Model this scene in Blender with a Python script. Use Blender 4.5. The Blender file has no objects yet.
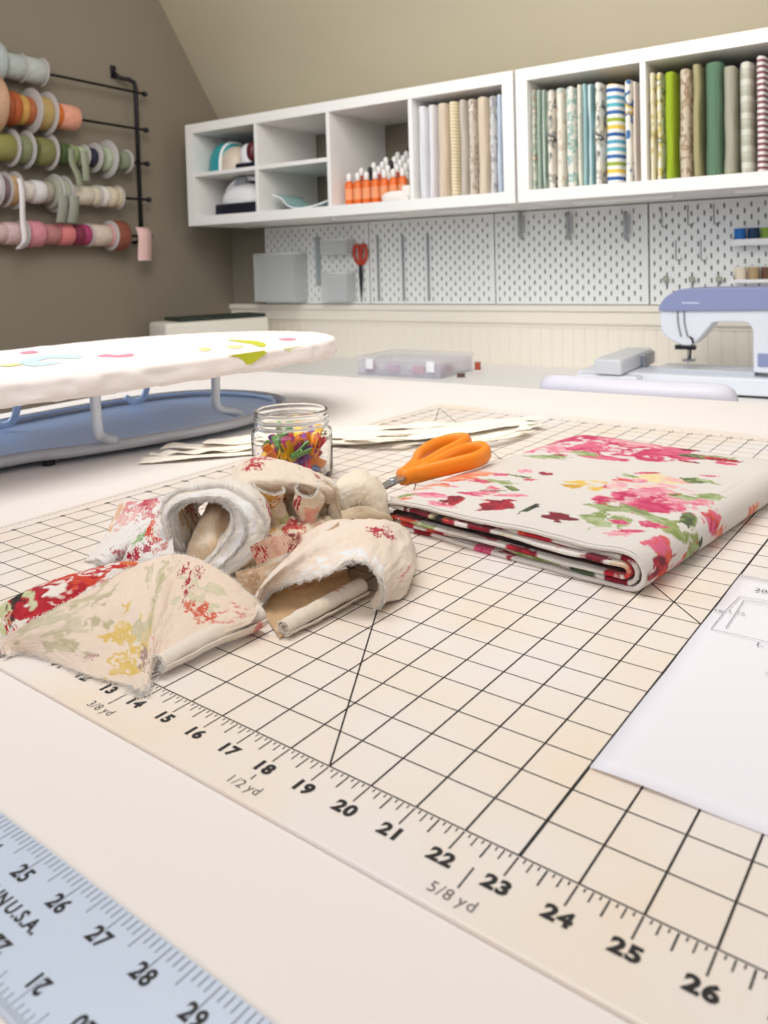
import bpy, bmesh, math, random
import numpy as np
from mathutils import Vector, Matrix

S = 0.0254            # everything below is written in inches; the table top is z = 0
TABLE = 36.0          # height of the table top above the floor
C = bpy.context.scene.collection
PI = math.pi

# ------------------------------------------------------------------ camera
F, CX, CY = 805.264, 374.838, 299.016
A = 0.078272          # the cutting mat lies turned by this much against the room
EYE_M = (28.989074, -11.122849, 9.456032)   # above the printed face of the mat, which lies 0.09 over the table
YAW, PITCH, ROLL = -0.657618, 0.040749, -0.027928

def m2r(u, v, z=0.0):                      # mat inches -> room inches
    return Vector((math.cos(A)*u + math.sin(A)*v, -math.sin(A)*u + math.cos(A)*v, z))
EYE = m2r(*EYE_M) + Vector((0, 0, 0.09))
def _basis():
    cy, sy, cp, sp = math.cos(YAW), math.sin(YAW), math.cos(PITCH), math.sin(PITCH)
    fw = Vector((sy*cp, cy*cp, -sp)); rt = Vector((cy, -sy, 0)); up = rt.cross(fw)
    r2 = math.cos(ROLL)*rt + math.sin(ROLL)*up; u2 = -math.sin(ROLL)*rt + math.cos(ROLL)*up
    return [m2r(*w) for w in (fw, r2, u2)]
FW, RT, UP = _basis()
def ray(px, py): return FW + RT*((px-CX)/F) - UP*((py-CY)/F)
def atz(px, py, z=0.0):                    # where the sight line through a photo pixel meets a height
    d = ray(px, py); return EYE + d*((z-EYE.z)/d.z)
def aty(px, py, y):
    d = ray(px, py); return EYE + d*((y-EYE.y)/d.y)
def atx(px, py, x):
    d = ray(px, py); return EYE + d*((x-EYE.x)/d.x)
def W(x, y, z): return Vector((x*S, y*S, (z+TABLE)*S))

cam_d = bpy.data.cameras.new('camera'); cam = bpy.data.objects.new('camera', cam_d); C.objects.link(cam)
M = Matrix((RT, UP, -FW)).transposed().to_4x4(); M.translation = W(*EYE)
cam.matrix_world = M
cam_d.sensor_fit = 'VERTICAL'; cam_d.sensor_height = 36; cam_d.sensor_width = 27
cam_d.lens = F/1024*36
cam_d.shift_x = (384-CX)/1024; cam_d.shift_y = (CY-512)/1024
cam_d.clip_start = 0.02
cam_d.dof.use_dof = True; cam_d.dof.focus_distance = 0.62; cam_d.dof.aperture_fstop = 12.0
bpy.context.scene.camera = cam

# ------------------------------------------------------------------ light
sc = bpy.context.scene
sc.view_settings.view_transform = 'Standard'; sc.view_settings.look = 'None'
sc.view_settings.gamma = 1; sc.view_settings.use_curve_mapping = False
sc.view_settings.exposure = -0.46
world = bpy.data.worlds.new('daylight'); sc.world = world; world.use_nodes = True
bg = world.node_tree.nodes['Background']; bg.inputs[0].default_value = (1.0, 0.965, 0.94, 1); bg.inputs[1].default_value = 0.42
def area(name, loc, target, sx, sy, power, col):
    l = bpy.data.lights.new(name, 'AREA'); l.shape = 'RECTANGLE'; l.size = sx; l.size_y = sy; l.energy = power; l.color = col
    o = bpy.data.objects.new(name, l); C.objects.link(o); o.location = W(*loc)
    o.rotation_euler = (W(*target)-o.location).to_track_quat('-Z', 'Y').to_euler(); return o
area('right_window_daylight', (84, 66, 30), (-5, 66, -4), 1.5, 1.3, 9.0, (1.0, 0.95, 0.87))
area('overhead_fill', (4, 14, 62), (-6, 90, 6), 1.3, 1.1, 50.0, (1.0, 0.965, 0.92))  # added overhead fill aimed at the back wall; the roof has no opening here
area('rear_fill', (20, -60, 48), (-14, 80, 8), 1.8, 1.1, 26.0, (1.0, 0.96, 0.94))  # added fill from behind the camera, no window is built there
area('left_window_daylight', (-60, 4, 20), (-4, 22, 0), 1.1, 1.0, 19.0, (0.66, 0.82, 1.0))

# ------------------------------------------------------------------ materials
def lin(c):
    if isinstance(c, str): c = tuple(int(c[i:i+2], 16) for i in (0, 2, 4))
    return tuple(((x/255)/12.92 if x/255 <= 0.04045 else ((x/255+0.055)/1.055)**2.4) for x in c[:3])
MATS = {}
def mat(name, col, rough=0.5, metal=0.0, var=0.0, vscale=8.0, bump=0.0, bscale=200.0, spec=0.5, trans=0.0, ior=1.45, alpha=1.0, coat=0.0, sss=0.0, col2=None):
    if name in MATS: return MATS[name]
    m = bpy.data.materials.new(name); m.use_nodes = True; nt = m.node_tree; b = nt.nodes['Principled BSDF']
    c = lin(col); b.inputs['Base Color'].default_value = (*c, 1)
    b.inputs['Roughness'].default_value = rough; b.inputs['Metallic'].default_value = metal
    b.inputs['Specular IOR Level'].default_value = spec; b.inputs['Transmission Weight'].default_value = trans
    b.inputs['IOR'].default_value = ior; b.inputs['Alpha'].default_value = alpha; b.inputs['Coat Weight'].default_value = coat
    tc = nt.nodes.new('ShaderNodeTexCoord')
    if var > 0 or col2:
        n = nt.nodes.new('ShaderNodeTexNoise'); n.inputs['Scale'].default_value = vscale; n.inputs['Detail'].default_value = 4
        nt.links.new(tc.outputs['Object'], n.inputs['Vector'])
        r = nt.nodes.new('ShaderNodeValToRGB'); r.color_ramp.elements[0].position = 0.35; r.color_ramp.elements[1].position = 0.65
        c2 = lin(col2) if col2 else tuple(max(0, x*(1-var)) for x in c)
        r.color_ramp.elements[0].color = (*c, 1); r.color_ramp.elements[1].color = (*c2, 1)
        nt.links.new(n.outputs['Fac'], r.inputs['Fac']); nt.links.new(r.outputs['Color'], b.inputs['Base Color'])
    if bump > 0:
        n2 = nt.nodes.new('ShaderNodeTexNoise'); n2.inputs['Scale'].default_value = bscale; n2.inputs['Detail'].default_value = 3
        nt.links.new(tc.outputs['Object'], n2.inputs['Vector'])
        bp = nt.nodes.new('ShaderNodeBump'); bp.inputs['Strength'].default_value = bump; bp.inputs['Distance'].default_value = 0.001
        nt.links.new(n2.outputs['Fac'], bp.inputs['Height']); nt.links.new(bp.outputs['Normal'], b.inputs['Normal'])
    MATS[name] = m; return m

def stripe_mat(name, cols, scale, axis='Z', rough=0.85, distort=0.0, soft=False):
    """cloth with bands of the given colours repeating along one axis"""
    if name in MATS: return MATS[name]
    m = mat(name, cols[0], rough, bump=0.3, bscale=900); nt = m.node_tree; b = nt.nodes['Principled BSDF']
    tc = nt.nodes.new('ShaderNodeTexCoord'); sep = nt.nodes.new('ShaderNodeSeparateXYZ')
    src = tc.outputs['Object']
    if distort:
        nz = nt.nodes.new('ShaderNodeTexNoise'); nz.inputs['Scale'].default_value = 30
        nt.links.new(src, nz.inputs['Vector'])
        mx = nt.nodes.new('ShaderNodeVectorMath'); mx.operation = 'SCALE'; mx.inputs['Scale'].default_value = distort
        nt.links.new(nz.outputs['Color'], mx.inputs[0]); ad = nt.nodes.new('ShaderNodeVectorMath')
        nt.links.new(src, ad.inputs[0]); nt.links.new(mx.outputs[0], ad.inputs[1]); src = ad.outputs[0]
    nt.links.new(src, sep.inputs[0])
    mu = nt.nodes.new('ShaderNodeMath'); mu.operation = 'MULTIPLY'; mu.inputs[1].default_value = scale
    nt.links.new(sep.outputs[axis], mu.inputs[0]); fr = nt.nodes.new('ShaderNodeMath'); fr.operation = 'FRACT'
    nt.links.new(mu.outputs[0], fr.inputs[0]); r = nt.nodes.new('ShaderNodeValToRGB')
    cr = r.color_ramp; cr.interpolation = 'LINEAR' if soft else 'CONSTANT'
    n = len(cols)
    while len(cr.elements) < n: cr.elements.new(0.5)
    for i, c in enumerate(cols): cr.elements[i].position = i/n; cr.elements[i].color = (*lin(c), 1)
    nt.links.new(fr.outputs[0], r.inputs['Fac']); nt.links.new(r.outputs['Color'], b.inputs['Base Color'])
    return m

def print_mat(name, cols, scale=25.0, rough=0.85, detail=2.0, stops=None, stretch=(1, 1, 1)):
    """cloth with an irregular print made of patches of several colours"""
    if name in MATS: return MATS[name]
    m = mat(name, cols[0], rough, bump=0.3, bscale=900); nt = m.node_tree; b = nt.nodes['Principled BSDF']
    tc = nt.nodes.new('ShaderNodeTexCoord'); mp = nt.nodes.new('ShaderNodeMapping'); mp.inputs['Scale'].default_value = stretch
    nz = nt.nodes.new('ShaderNodeTexNoise')
    nz.inputs['Scale'].default_value = scale; nz.inputs['Detail'].default_value = detail
    nt.links.new(tc.outputs['Object'], mp.inputs[0]); nt.links.new(mp.outputs[0], nz.inputs['Vector'])
    r = nt.nodes.new('ShaderNodeValToRGB'); cr = r.color_ramp; cr.interpolation = 'CONSTANT'
    while len(cr.elements) < len(cols): cr.elements.new(0.5)
    st = stops or [0.0]+[0.42+0.2*i/max(1, len(cols)-1) for i in range(1, len(cols))]
    for i, c in enumerate(cols): cr.elements[i].position = st[i]; cr.elements[i].color = (*lin(c), 1)
    nt.links.new(nz.outputs['Fac'], r.inputs['Fac']); nt.links.new(r.outputs['Color'], b.inputs['Base Color'])
    return m

def cloth_mat(name, rough=0.9, weave=330.0):
    """cloth whose print lives in a colour attribute, with a woven thread texture"""
    if name in MATS: return MATS[name]
    m = bpy.data.materials.new(name); m.use_nodes = True; nt = m.node_tree; b = nt.nodes['Principled BSDF']
    at = nt.nodes.new('ShaderNodeVertexColor'); at.layer_name = 'print'
    uv = nt.nodes.new('ShaderNodeTexCoord')
    wa = nt.nodes.new('ShaderNodeTexWave'); wa.bands_direction = 'X'; wa.inputs['Scale'].default_value = weave; wa.inputs['Distortion'].default_value = 1.5
    wb = nt.nodes.new('ShaderNodeTexWave'); wb.bands_direction = 'Y'; wb.inputs['Scale'].default_value = weave; wb.inputs['Distortion'].default_value = 1.5
    nt.links.new(uv.outputs['UV'], wa.inputs['Vector']); nt.links.new(uv.outputs['UV'], wb.inputs['Vector'])
    ad = nt.nodes.new('ShaderNodeMath'); nt.links.new(wa.outputs['Fac'], ad.inputs[0]); nt.links.new(wb.outputs['Fac'], ad.inputs[1])
    mr = nt.nodes.new('ShaderNodeMapRange'); mr.inputs['From Max'].default_value = 2; mr.inputs['To Min'].default_value = 0.86; mr.inputs['To Max'].default_value = 1.03
    nt.links.new(ad.outputs[0], mr.inputs['Value'])
    mx = nt.nodes.new('ShaderNodeVectorMath'); mx.operation = 'SCALE'
    nt.links.new(at.outputs['Color'], mx.inputs[0]); nt.links.new(mr.outputs[0], mx.inputs['Scale'])
    nt.links.new(mx.outputs[0], b.inputs['Base Color'])
    bp = nt.nodes.new('ShaderNodeBump'); bp.inputs['Strength'].default_value = 0.25; bp.inputs['Distance'].default_value = 0.0004
    nt.links.new(ad.outputs[0], bp.inputs['Height']); nt.links.new(bp.outputs['Normal'], b.inputs['Normal'])
    b.inputs['Roughness'].default_value = rough; b.inputs['Specular IOR Level'].default_value = 0.25
    b.inputs['Sheen Weight'].default_value = 0.15
    tl = nt.nodes.new('ShaderNodeBsdfTranslucent'); ms = nt.nodes.new('ShaderNodeMixShader'); ms.inputs[0].default_value = 0.16
    nt.links.new(mx.outputs[0], tl.inputs['Color']); nt.links.new(b.outputs[0], ms.inputs[1]); nt.links.new(tl.outputs[0], ms.inputs[2])
    nt.links.new(ms.outputs[0], nt.nodes['Material Output'].inputs['Surface'])
    MATS[name] = m; return m

# ------------------------------------------------------------------ mesh builder (inches, local to the thing)
class MB:
    def __init__(s): s.v = []; s.f = []; s.sm = []; s.col = None; s.uv = None
    def add(s, vs, fs, smooth=False):
        o = len(s.v); s.v += [tuple(x) for x in vs]; s.f += [tuple(i+o for i in f) for f in fs]; s.sm += [smooth]*len(fs)
    def box(s, x0, x1, y0, y1, z0, z1, bev=0.0, rot=None, piv=(0, 0, 0)):
        bm = bmesh.new(); bmesh.ops.create_cube(bm, size=1)
        for v in bm.verts: v.co = Vector(((x0+x1)/2+v.co.x*(x1-x0), (y0+y1)/2+v.co.y*(y1-y0), (z0+z1)/2+v.co.z*(z1-z0)))
        if bev: bmesh.ops.bevel(bm, geom=bm.edges[:], offset=bev, segments=3, affect='EDGES', profile=0.6)
        if rot is not None:
            R = rot.to_3x3() if hasattr(rot, 'to_3x3') else rot
            for v in bm.verts: v.co = R @ (v.co-Vector(piv)) + Vector(piv)
        bm.verts.index_update(); s.add([v.co[:] for v in bm.verts], [[v.index for v in f.verts] for f in bm.faces], bev > 0.08); bm.free(); return s
    def lathe(s, prof, n=28, axis='z', loc=(0, 0, 0), cap=True, smooth=True):
        vs = []; fs = []; m = len(prof)
        for i in range(n):
            a = 2*PI*i/n; c, sn = math.cos(a), math.sin(a)
            for r, h in prof:
                p = {'z': (r*c, r*sn, h), 'y': (r*c, h, r*sn), 'x': (h, r*c, r*sn)}[axis]
                vs.append((p[0]+loc[0], p[1]+loc[1], p[2]+loc[2]))
        for i in range(n):
            j = (i+1) % n
            for k in range(m-1): fs.append((i*m+k, j*m+k, j*m+k+1, i*m+k+1))
        s.add(vs, fs, smooth)
        if cap:
            if prof[0][0] > 1e-5: s.add([vs[i*m] for i in range(n)], [tuple(range(n))[::-1]])
            if prof[-1][0] > 1e-5: s.add([vs[i*m+m-1] for i in range(n)], [tuple(range(n))])
        return s
    def tube(s, pts, r, n=8, closed=False, flat=1.0, cap=True):
        pts = [Vector(p) for p in pts]; N = len(pts); vs = []; fs = []
        rr = r if hasattr(r, '__len__') else [r]*N; ref = None
        for i, p in enumerate(pts):
            a = pts[(i-1) % N] if (closed or i > 0) else p; b = pts[(i+1) % N] if (closed or i < N-1) else p
            t = (b-a).normalized()
            if ref is None:
                ref = Vector((0, 0, 1)) if abs(t.z) < 0.9 else Vector((1, 0, 0))
            x = t.cross(ref).normalized(); y = x.cross(t).normalized(); ref = y
            for k in range(n):
                an = 2*PI*k/n; vs.append(p + x*math.cos(an)*rr[i] + y*math.sin(an)*rr[i]*flat)
        for i in range(N if closed else N-1):
            j = (i+1) % N
            for k in range(n): l = (k+1) % n; fs.append((i*n+k, i*n+l, j*n+l, j*n+k))
        if cap and not closed: fs += [tuple(range(n))[::-1], tuple((N-1)*n+k for k in range(n))]
        s.add(vs, fs, True); return s
    def prism(s, poly, z0, z1, smooth=False):           # polygon in xy, extruded in z
        n = len(poly); vs = [(x, y, z0) for x, y in poly]+[(x, y, z1) for x, y in poly]
        fs = [tuple(range(n))[::-1], tuple(range(n, 2*n))]+[(i, (i+1) % n, n+(i+1) % n, n+i) for i in range(n)]
        s.add(vs, fs, smooth); return s
    def prism_y(s, poly, y0, y1, smooth=False):         # polygon in xz, extruded in y
        n = len(poly); vs = [(x, y0, z) for x, z in poly]+[(x, y1, z) for x, z in poly]
        fs = [tuple(range(n)), tuple(range(n, 2*n))[::-1]]+[((i+1) % n, i, n+i, n+(i+1) % n) for i in range(n)]
        s.add(vs, fs, smooth); return s
    def build(s, name, m, parent=None, loc=None, rot=None, fix=True, solid=0.0, bevel=0.0, subsurf=0):
        me = bpy.data.meshes.new(name)
        me.from_pydata([(x*S, y*S, z*S) for x, y, z in s.v], [], s.f)
        me.polygons.foreach_set('use_smooth', s.sm)
        if s.col is not None:
            ca = me.color_attributes.new('print', 'FLOAT_COLOR', 'POINT')
            ca.data.foreach_set('color', np.concatenate([s.col, np.ones((len(s.col), 1))], 1).astype(np.float32).ravel())
        if s.uv is not None:
            ul = me.uv_layers.new(name='UVMap'); li = np.zeros(len(me.loops), dtype=np.int32); me.loops.foreach_get('vertex_index', li)
            ul.data.foreach_set('uv', s.uv[li].astype(np.float32).ravel())
        if fix:
            bm = bmesh.new(); bm.from_mesh(me); bmesh.ops.recalc_face_normals(bm, faces=bm.faces[:]); bm.to_mesh(me); bm.free()
        if m is not None: me.materials.append(m)
        o = bpy.data.objects.new(name, me); C.objects.link(o)
        if parent is not None: o.parent = parent
        if loc is not None: o.location = W(*loc) if parent is None else Vector(loc)*S
        if rot is not None: o.rotation_euler = rot
        if solid: md = o.modifiers.new('thickness', 'SOLIDIFY'); md.thickness = solid*S; md.offset = 0
        if bevel: md = o.modifiers.new('bevel', 'BEVEL'); md.width = bevel*S; md.segments = 3; md.limit_method = 'ANGLE'
        if subsurf: md = o.modifiers.new('smooth', 'SUBSURF'); md.levels = subsurf; md.render_levels = subsurf
        return o

def tag(o, label=None, cat=None, group=None, kind=None):
    if label: o['label'] = label
    if cat: o['category'] = cat
    if group: o['group'] = group
    if kind: o['kind'] = kind
    return o
def thing(name, label, cat, loc=(0, 0, 0), rot=(0, 0, 0), group=None):
    o = bpy.data.objects.new(name, None); C.objects.link(o); o.empty_display_size = 0.02
    o.location = W(*loc); o.rotation_euler = rot; return tag(o, label, cat, group)
def struct(name, mb, m, loc=(0, 0, 0)): return tag(mb.build(name, m, loc=loc), kind='structure')
def kids(o): return [c for c in bpy.data.objects if c.parent == o]
def dup(o, loc=None, rot=None, label=None, group=None, parent=None):
    c = o.copy(); C.objects.link(c)
    if parent is not None: c.parent = parent
    if loc is not None: c.location = W(*loc)
    if rot is not None: c.rotation_euler = rot
    if label: c['label'] = label
    if group: c['group'] = group
    for ch in kids(o): dup(ch, parent=c)
    return c
def text_mb(items, lift=0.0):
    """items: (string, x, y, size, rotation, bold, width factor) -> one flat mesh of lettering"""
    mb = MB(); cu = bpy.data.curves.new('lettering', 'FONT'); ob = bpy.data.objects.new('lettering', cu); C.objects.link(ob)
    cu.align_x = 'CENTER'; cu.space_character = 1.12; cu.align_y = 'CENTER'; cu.resolution_u = 3
    for st, x, y, size, rot, bold, wf in items:
        cu.body = st; cu.size = size; cu.offset = bold
        bpy.context.view_layer.update(); dg = bpy.context.evaluated_depsgraph_get(); me = ob.evaluated_get(dg).to_mesh()
        c, sn = math.cos(rot), math.sin(rot); ys = [v.co.y for v in me.vertices]; ym = (max(ys)+min(ys))/2
        vs = [(x+(v.co.x*wf)*c-(v.co.y-ym)*sn, y+(v.co.x*wf)*sn+(v.co.y-ym)*c, lift) for v in me.vertices]
        mb.add(vs, [tuple(p.vertices) for p in me.polygons]); ob.evaluated_get(dg).to_mesh_clear()
    bpy.data.objects.remove(ob); bpy.data.curves.remove(cu)
    return mb

# ------------------------------------------------------------------ cloth helpers: smooth noise, printed colours, lofted sheets
def hash2(ix, iy, seed):
    h = (ix.astype(np.int64)*374761393 + iy.astype(np.int64)*668265263 + seed*974711) & 0x7fffffff
    h = ((h ^ (h >> 13))*1274126177) & 0x7fffffff
    return ((h ^ (h >> 16)) & 0xffff)/65535.0
def noise2(x, y, seed=0):
    x = np.asarray(x, float); y = np.asarray(y, float)
    ix = np.floor(x); iy = np.floor(y); fx = x-ix; fy = y-iy; fx = fx*fx*(3-2*fx); fy = fy*fy*(3-2*fy)
    a = hash2(ix, iy, seed); b = hash2(ix+1, iy, seed); c = hash2(ix, iy+1, seed); d = hash2(ix+1, iy+1, seed)
    return (a*(1-fx)+b*fx)*(1-fy) + (c*(1-fx)+d*fx)*fy
def fbm(x, y, seed=0, oc=4):
    s = 0; amp = 0.5
    for i in range(oc): s = s+amp*noise2(x*2**i, y*2**i, seed+i*17); amp *= 0.5
    return s/(1-0.5**oc)
def paint(X, Y, base, blobs, jag=0.55, strength=1.0, fr=3.0, soft=.10):
    """base cloth colour overlaid by watercolour patches: (cx, cy, rx, ry, turn, colour[, colour2])"""
    col = np.empty(X.shape+(3,)); col[:] = lin(base)
    for k, bl in enumerate(blobs):
        cx, cy, rx, ry, rot, c1 = bl[:6]; c2 = lin(bl[6] if len(bl) > 6 else c1); c1 = lin(c1)
        dx = X-cx; dy = Y-cy; c, s = math.cos(rot), math.sin(rot)
        sel = (np.abs(dx) < 1.9*max(rx, ry)) & (np.abs(dy) < 1.9*max(rx, ry))
        if not sel.any(): continue
        dx = dx[sel]; dy = dy[sel]; xs_ = X[sel]; ys_ = Y[sel]
        lx = (dx*c+dy*s)/rx; ly = (-dx*s+dy*c)/ry; big = min(rx, ry)
        lx = lx+(fbm(lx*1.5+k*3.1, ly*1.5+k, 11+k, 3)-.5)*1.15*jag*2; ly = ly+(fbm(lx*1.5-k*2.7, ly*1.5+k*5, 31+k, 3)-.5)*1.15*jag*2
        d = np.sqrt(lx*lx+ly*ly); w = fbm(xs_*fr*1.6+k*3.1, ys_*fr*1.6+k*1.7, 11+k, 3)-0.5
        m = np.clip((1.0+jag*1.2*w-d)/soft, 0, 1)
        gap = np.clip((fbm(lx*2.6+k, ly*1.3-k, 57+k, 4)-.30)/.08, 0, 1) if big > .55 else 1.0
        m = m*gap
        streak = np.clip((fbm(lx*2.2+k, ly*2.2-k, 77+k, 4)-0.38)/0.24, 0, 1)[..., None]
        cc = np.array(c1)*(1-streak)+np.array(c2)*streak
        col[sel] = col[sel]*(1-m[..., None]*strength)+cc*m[..., None]*strength
    return col
def cr_eval(P, n, closed=False):
    """Catmull-Rom through rows of control points (k, ..., 3) resampled to n rows"""
    P = np.asarray(P, float); k = len(P)
    t = np.linspace(0, k if closed else k-1, n, endpoint=not closed)
    i = np.floor(t).astype(int); 
    if not closed: i = np.minimum(i, k-2)
    f = (t-i).reshape((-1,)+(1,)*(P.ndim-1))
    if closed: g = lambda j: P[j % k]
    else:
        Pe = np.concatenate([(2*P[0]-P[1])[None], P, (2*P[-1]-P[-2])[None]]); g = lambda j: Pe[np.clip(j+1, 0, k+1)]
    p0, p1, p2, p3 = g(i-1), g(i), g(i+1), g(i+2)
    return 0.5*((2*p1)+(-p0+p2)*f+(2*p0-5*p1+4*p2-p3)*f*f+(-p0+3*p1-3*p2+p3)*f**3)
def grid_faces(nu, nv, cu=False, cv=False):
    i, j = np.meshgrid(np.arange(nu if cu else nu-1), np.arange(nv if cv else nv-1), indexing='ij')
    i2 = (i+1) % nu; j2 = (j+1) % nv
    return np.stack([i*nv+j, i2*nv+j, i2*nv+j2, i*nv+j2], -1).reshape(-1, 4)
def sheet_mb(rows, nu, nv, blobs=(), base='eadac6', wr=0.03, wf=1.6, seed=1, mott=1.0, jag=0.55, pfr=3.0, strength=1.0, mb=None, zmin=0.03, closed_v=False):
    """rows of control points (room inches, or (px, py, z) triples already converted) -> dense wrinkled sheet with print.
    The print is laid out in the sheet's own 0..1 x 0..1 frame (along rows, across rows), scaled to inches."""
    P = np.array([[tuple(q) for q in r] for r in rows], float)
    G = cr_eval(P, nu); G = np.swapaxes(cr_eval(np.swapaxes(G, 0, 1), nv, closed_v), 0, 1)      # nu x nv x 3
    lu = np.linalg.norm(np.diff(G, axis=0), axis=2).sum(0).mean(); lv = np.linalg.norm(np.diff(G, axis=1), axis=2).sum(1).mean()
    U, V = np.meshgrid(np.linspace(0, 1, nu)*lu, np.linspace(0, 1, nv)*lv, indexing='ij')
    du = np.gradient(G, axis=0); dv = np.gradient(G, axis=1); N = np.cross(du, dv); N /= np.linalg.norm(N, axis=2, keepdims=True)+1e-9
    w = (fbm(U*wf, V*wf, seed, 4)-0.5)*2.6*wr + (np.abs(fbm(U*2.3+5, V*1.1, seed+3, 3)-.5)*-2)*wr*1.1 + (fbm(U*9, V*9, seed+5, 2)-0.5)*wr*0.5
    if closed_v: w = w*np.sin(np.linspace(0, PI, nv))[None, :]
    G = G+N*w[..., None]; G[..., 2] = np.maximum(G[..., 2], zmin)
    bl = [(b[0]*lu, b[1]*lv)+tuple(b[2:]) for b in blobs]
    col = paint(U, V, base, bl, jag*.62, strength, pfr*.4, .22)
    yel = (fbm(U*0.8, V*0.8, seed+40, 3)[..., None]-0.5)
    th = (noise2(U*22, V*1.2, seed+7)[..., None]-.5)*.05+(noise2(U*1.2, V*22, seed+8)[..., None]-.5)*.05      # slubs in the yarn
    col = np.clip(col*(1+mott*yel*np.array([0.04, 0.10, 0.24])+th*.7), 0, 1)
    r = mb or MB(); o = len(r.v)
    r.v += [tuple(x) for x in G.reshape(-1, 3)]; fs = grid_faces(nu, nv, False, closed_v)+o
    r.f += [tuple(x) for x in fs.tolist()]; r.sm += [True]*len(fs)
    c = col.reshape(-1, 3); uv = np.stack([U, V], -1).reshape(-1, 2)/20
    r.col = c if r.col is None else np.concatenate([r.col, c]); r.uv = uv if r.uv is None else np.concatenate([r.uv, uv])
    r.last = G; return r
def fray(mb, edge, outward, n, length=0.12, rad=0.006, seed=3, curl=0.6):
    """loose threads along a raw edge"""
    rnd = random.Random(seed); E = [Vector(e) for e in edge]
    for i in range(n):
        t = rnd.random()*(len(E)-1.001); k = int(t); p = E[k].lerp(E[k+1], t-k)
        o = Vector(outward) if not callable(outward) else outward(t/(len(E)-1)); tan = (E[k+1]-E[k]).normalized()
        d = (o+tan*rnd.uniform(-curl, curl)+Vector((rnd.uniform(-.4, .4), rnd.uniform(-.4, .4), rnd.uniform(-.3, .5)))).normalized()
        L = length*rnd.uniform(.4, 1.3); q = p+d*L*0.5+Vector((0, 0, L*rnd.uniform(-.15, .15))); e = p+d*L+tan*L*rnd.uniform(-.5, .5)
        for pt in (q, e): pt.z = max(pt.z, 0.02)
        mb.tube([p-d*0.02, q, e], [rad, rad*0.8, rad*0.4], n=3, cap=False)

# ================================================================== THE ROOM
WALL_Y, WALL_X, COUNTER = 96.9, -75.3, -5.6
paint_col = '8a8172'
m_paint = mat('taupe_wall_paint', paint_col, 0.85, var=0.03, vscale=3, bump=0.12, bscale=120)
m_white = mat('white_furniture_foil', 'f3f1ee', 0.38)
m_trim = mat('cream_trim_paint', 'efe8da', 0.5)
m_table = mat('white_table_laminate', 'e9e2dd', 0.42, bump=0.06, bscale=500)
m_floor = mat('oak_floor', 'b08a60', 0.5, var=0.3, vscale=6)
fl = MB().box(-90, 110, -110, 110, -TABLE-1, -TABLE); struct('floor', fl, m_floor)
struct('wall_left', MB().box(WALL_X-4, WALL_X, -110, WALL_Y+4, -TABLE, 100), m_paint)
KZ = 33.8                                                # the knee wall ends here and the slope begins
struct('wall_back', MB().box(WALL_X, 110, WALL_Y, WALL_Y+4, -TABLE, KZ+2), m_paint)
sl = 54.6-38.25; sr = 93.5-81.5; k = sl/sr
yt = WALL_Y-(72-KZ)/k
ce = MB(); ce.prism([(0, 0)], 0, 0) if False else None
poly = [(WALL_Y+4, KZ-4*k), (WALL_Y+4, KZ+8-4*k+6), (yt+2, 80), (yt, 72)]
vs = [(WALL_X-1, y, z) for y, z in poly]+[(110, y, z) for y, z in poly]
ce.add(vs, [(0, 1, 2, 3), (7, 6, 5, 4), (0, 3, 7, 4), (3, 2, 6, 7), (2, 1, 5, 6), (1, 0, 4, 5)]); struct('ceiling', ce, mat('lightened_ceiling_paint', 'c0b7a0', 0.85, var=0.03, vscale=3, bump=0.12, bscale=120))  # same paint as the walls, colour lightened in place of light on the slope
# chair rail and beadboard
tr = MB(); tr.prism_y([(0, 0)], 0, 0) if False else None
prof = [(0, 3.3), (-1.15, 3.3), (-1.15, 2.55), (-0.85, 2.3), (-0.75, 2.3), (-0.75, 0.75), (-0.55, 0.55), (-0.35, 0.35), (-0.35, 0.1), (0, 0.1)]
n = len(prof); vs = [(WALL_X, WALL_Y+y, z) for y, z in prof]+[(110, WALL_Y+y, z) for y, z in prof]
tr.add(vs, [tuple(range(n)), tuple(range(n, 2*n))[::-1]]+[(i, i+n, (i+1) % n+n, (i+1) % n) for i in range(n)]); struct('trim_1', tr, m_trim)
bb = MB(); x = WALL_X; pitch = 1.62
while x < 60:
    bb.prism([(x, WALL_Y), (x, WALL_Y-.12), (x+.07, WALL_Y-.12), (x+.10, WALL_Y-.22), (x+pitch-.17, WALL_Y-.22), (x+pitch-.14, WALL_Y-.12), (x+pitch, WALL_Y-.12), (x+pitch, WALL_Y)][::-1], -TABLE, 0.12); x += pitch
struct('trim_2', bb, m_trim)
struct('baseboard_back', MB().box(WALL_X, 60, WALL_Y-.7, WALL_Y-.22, -TABLE, -TABLE+5, bev=.1), m_trim)

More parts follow.
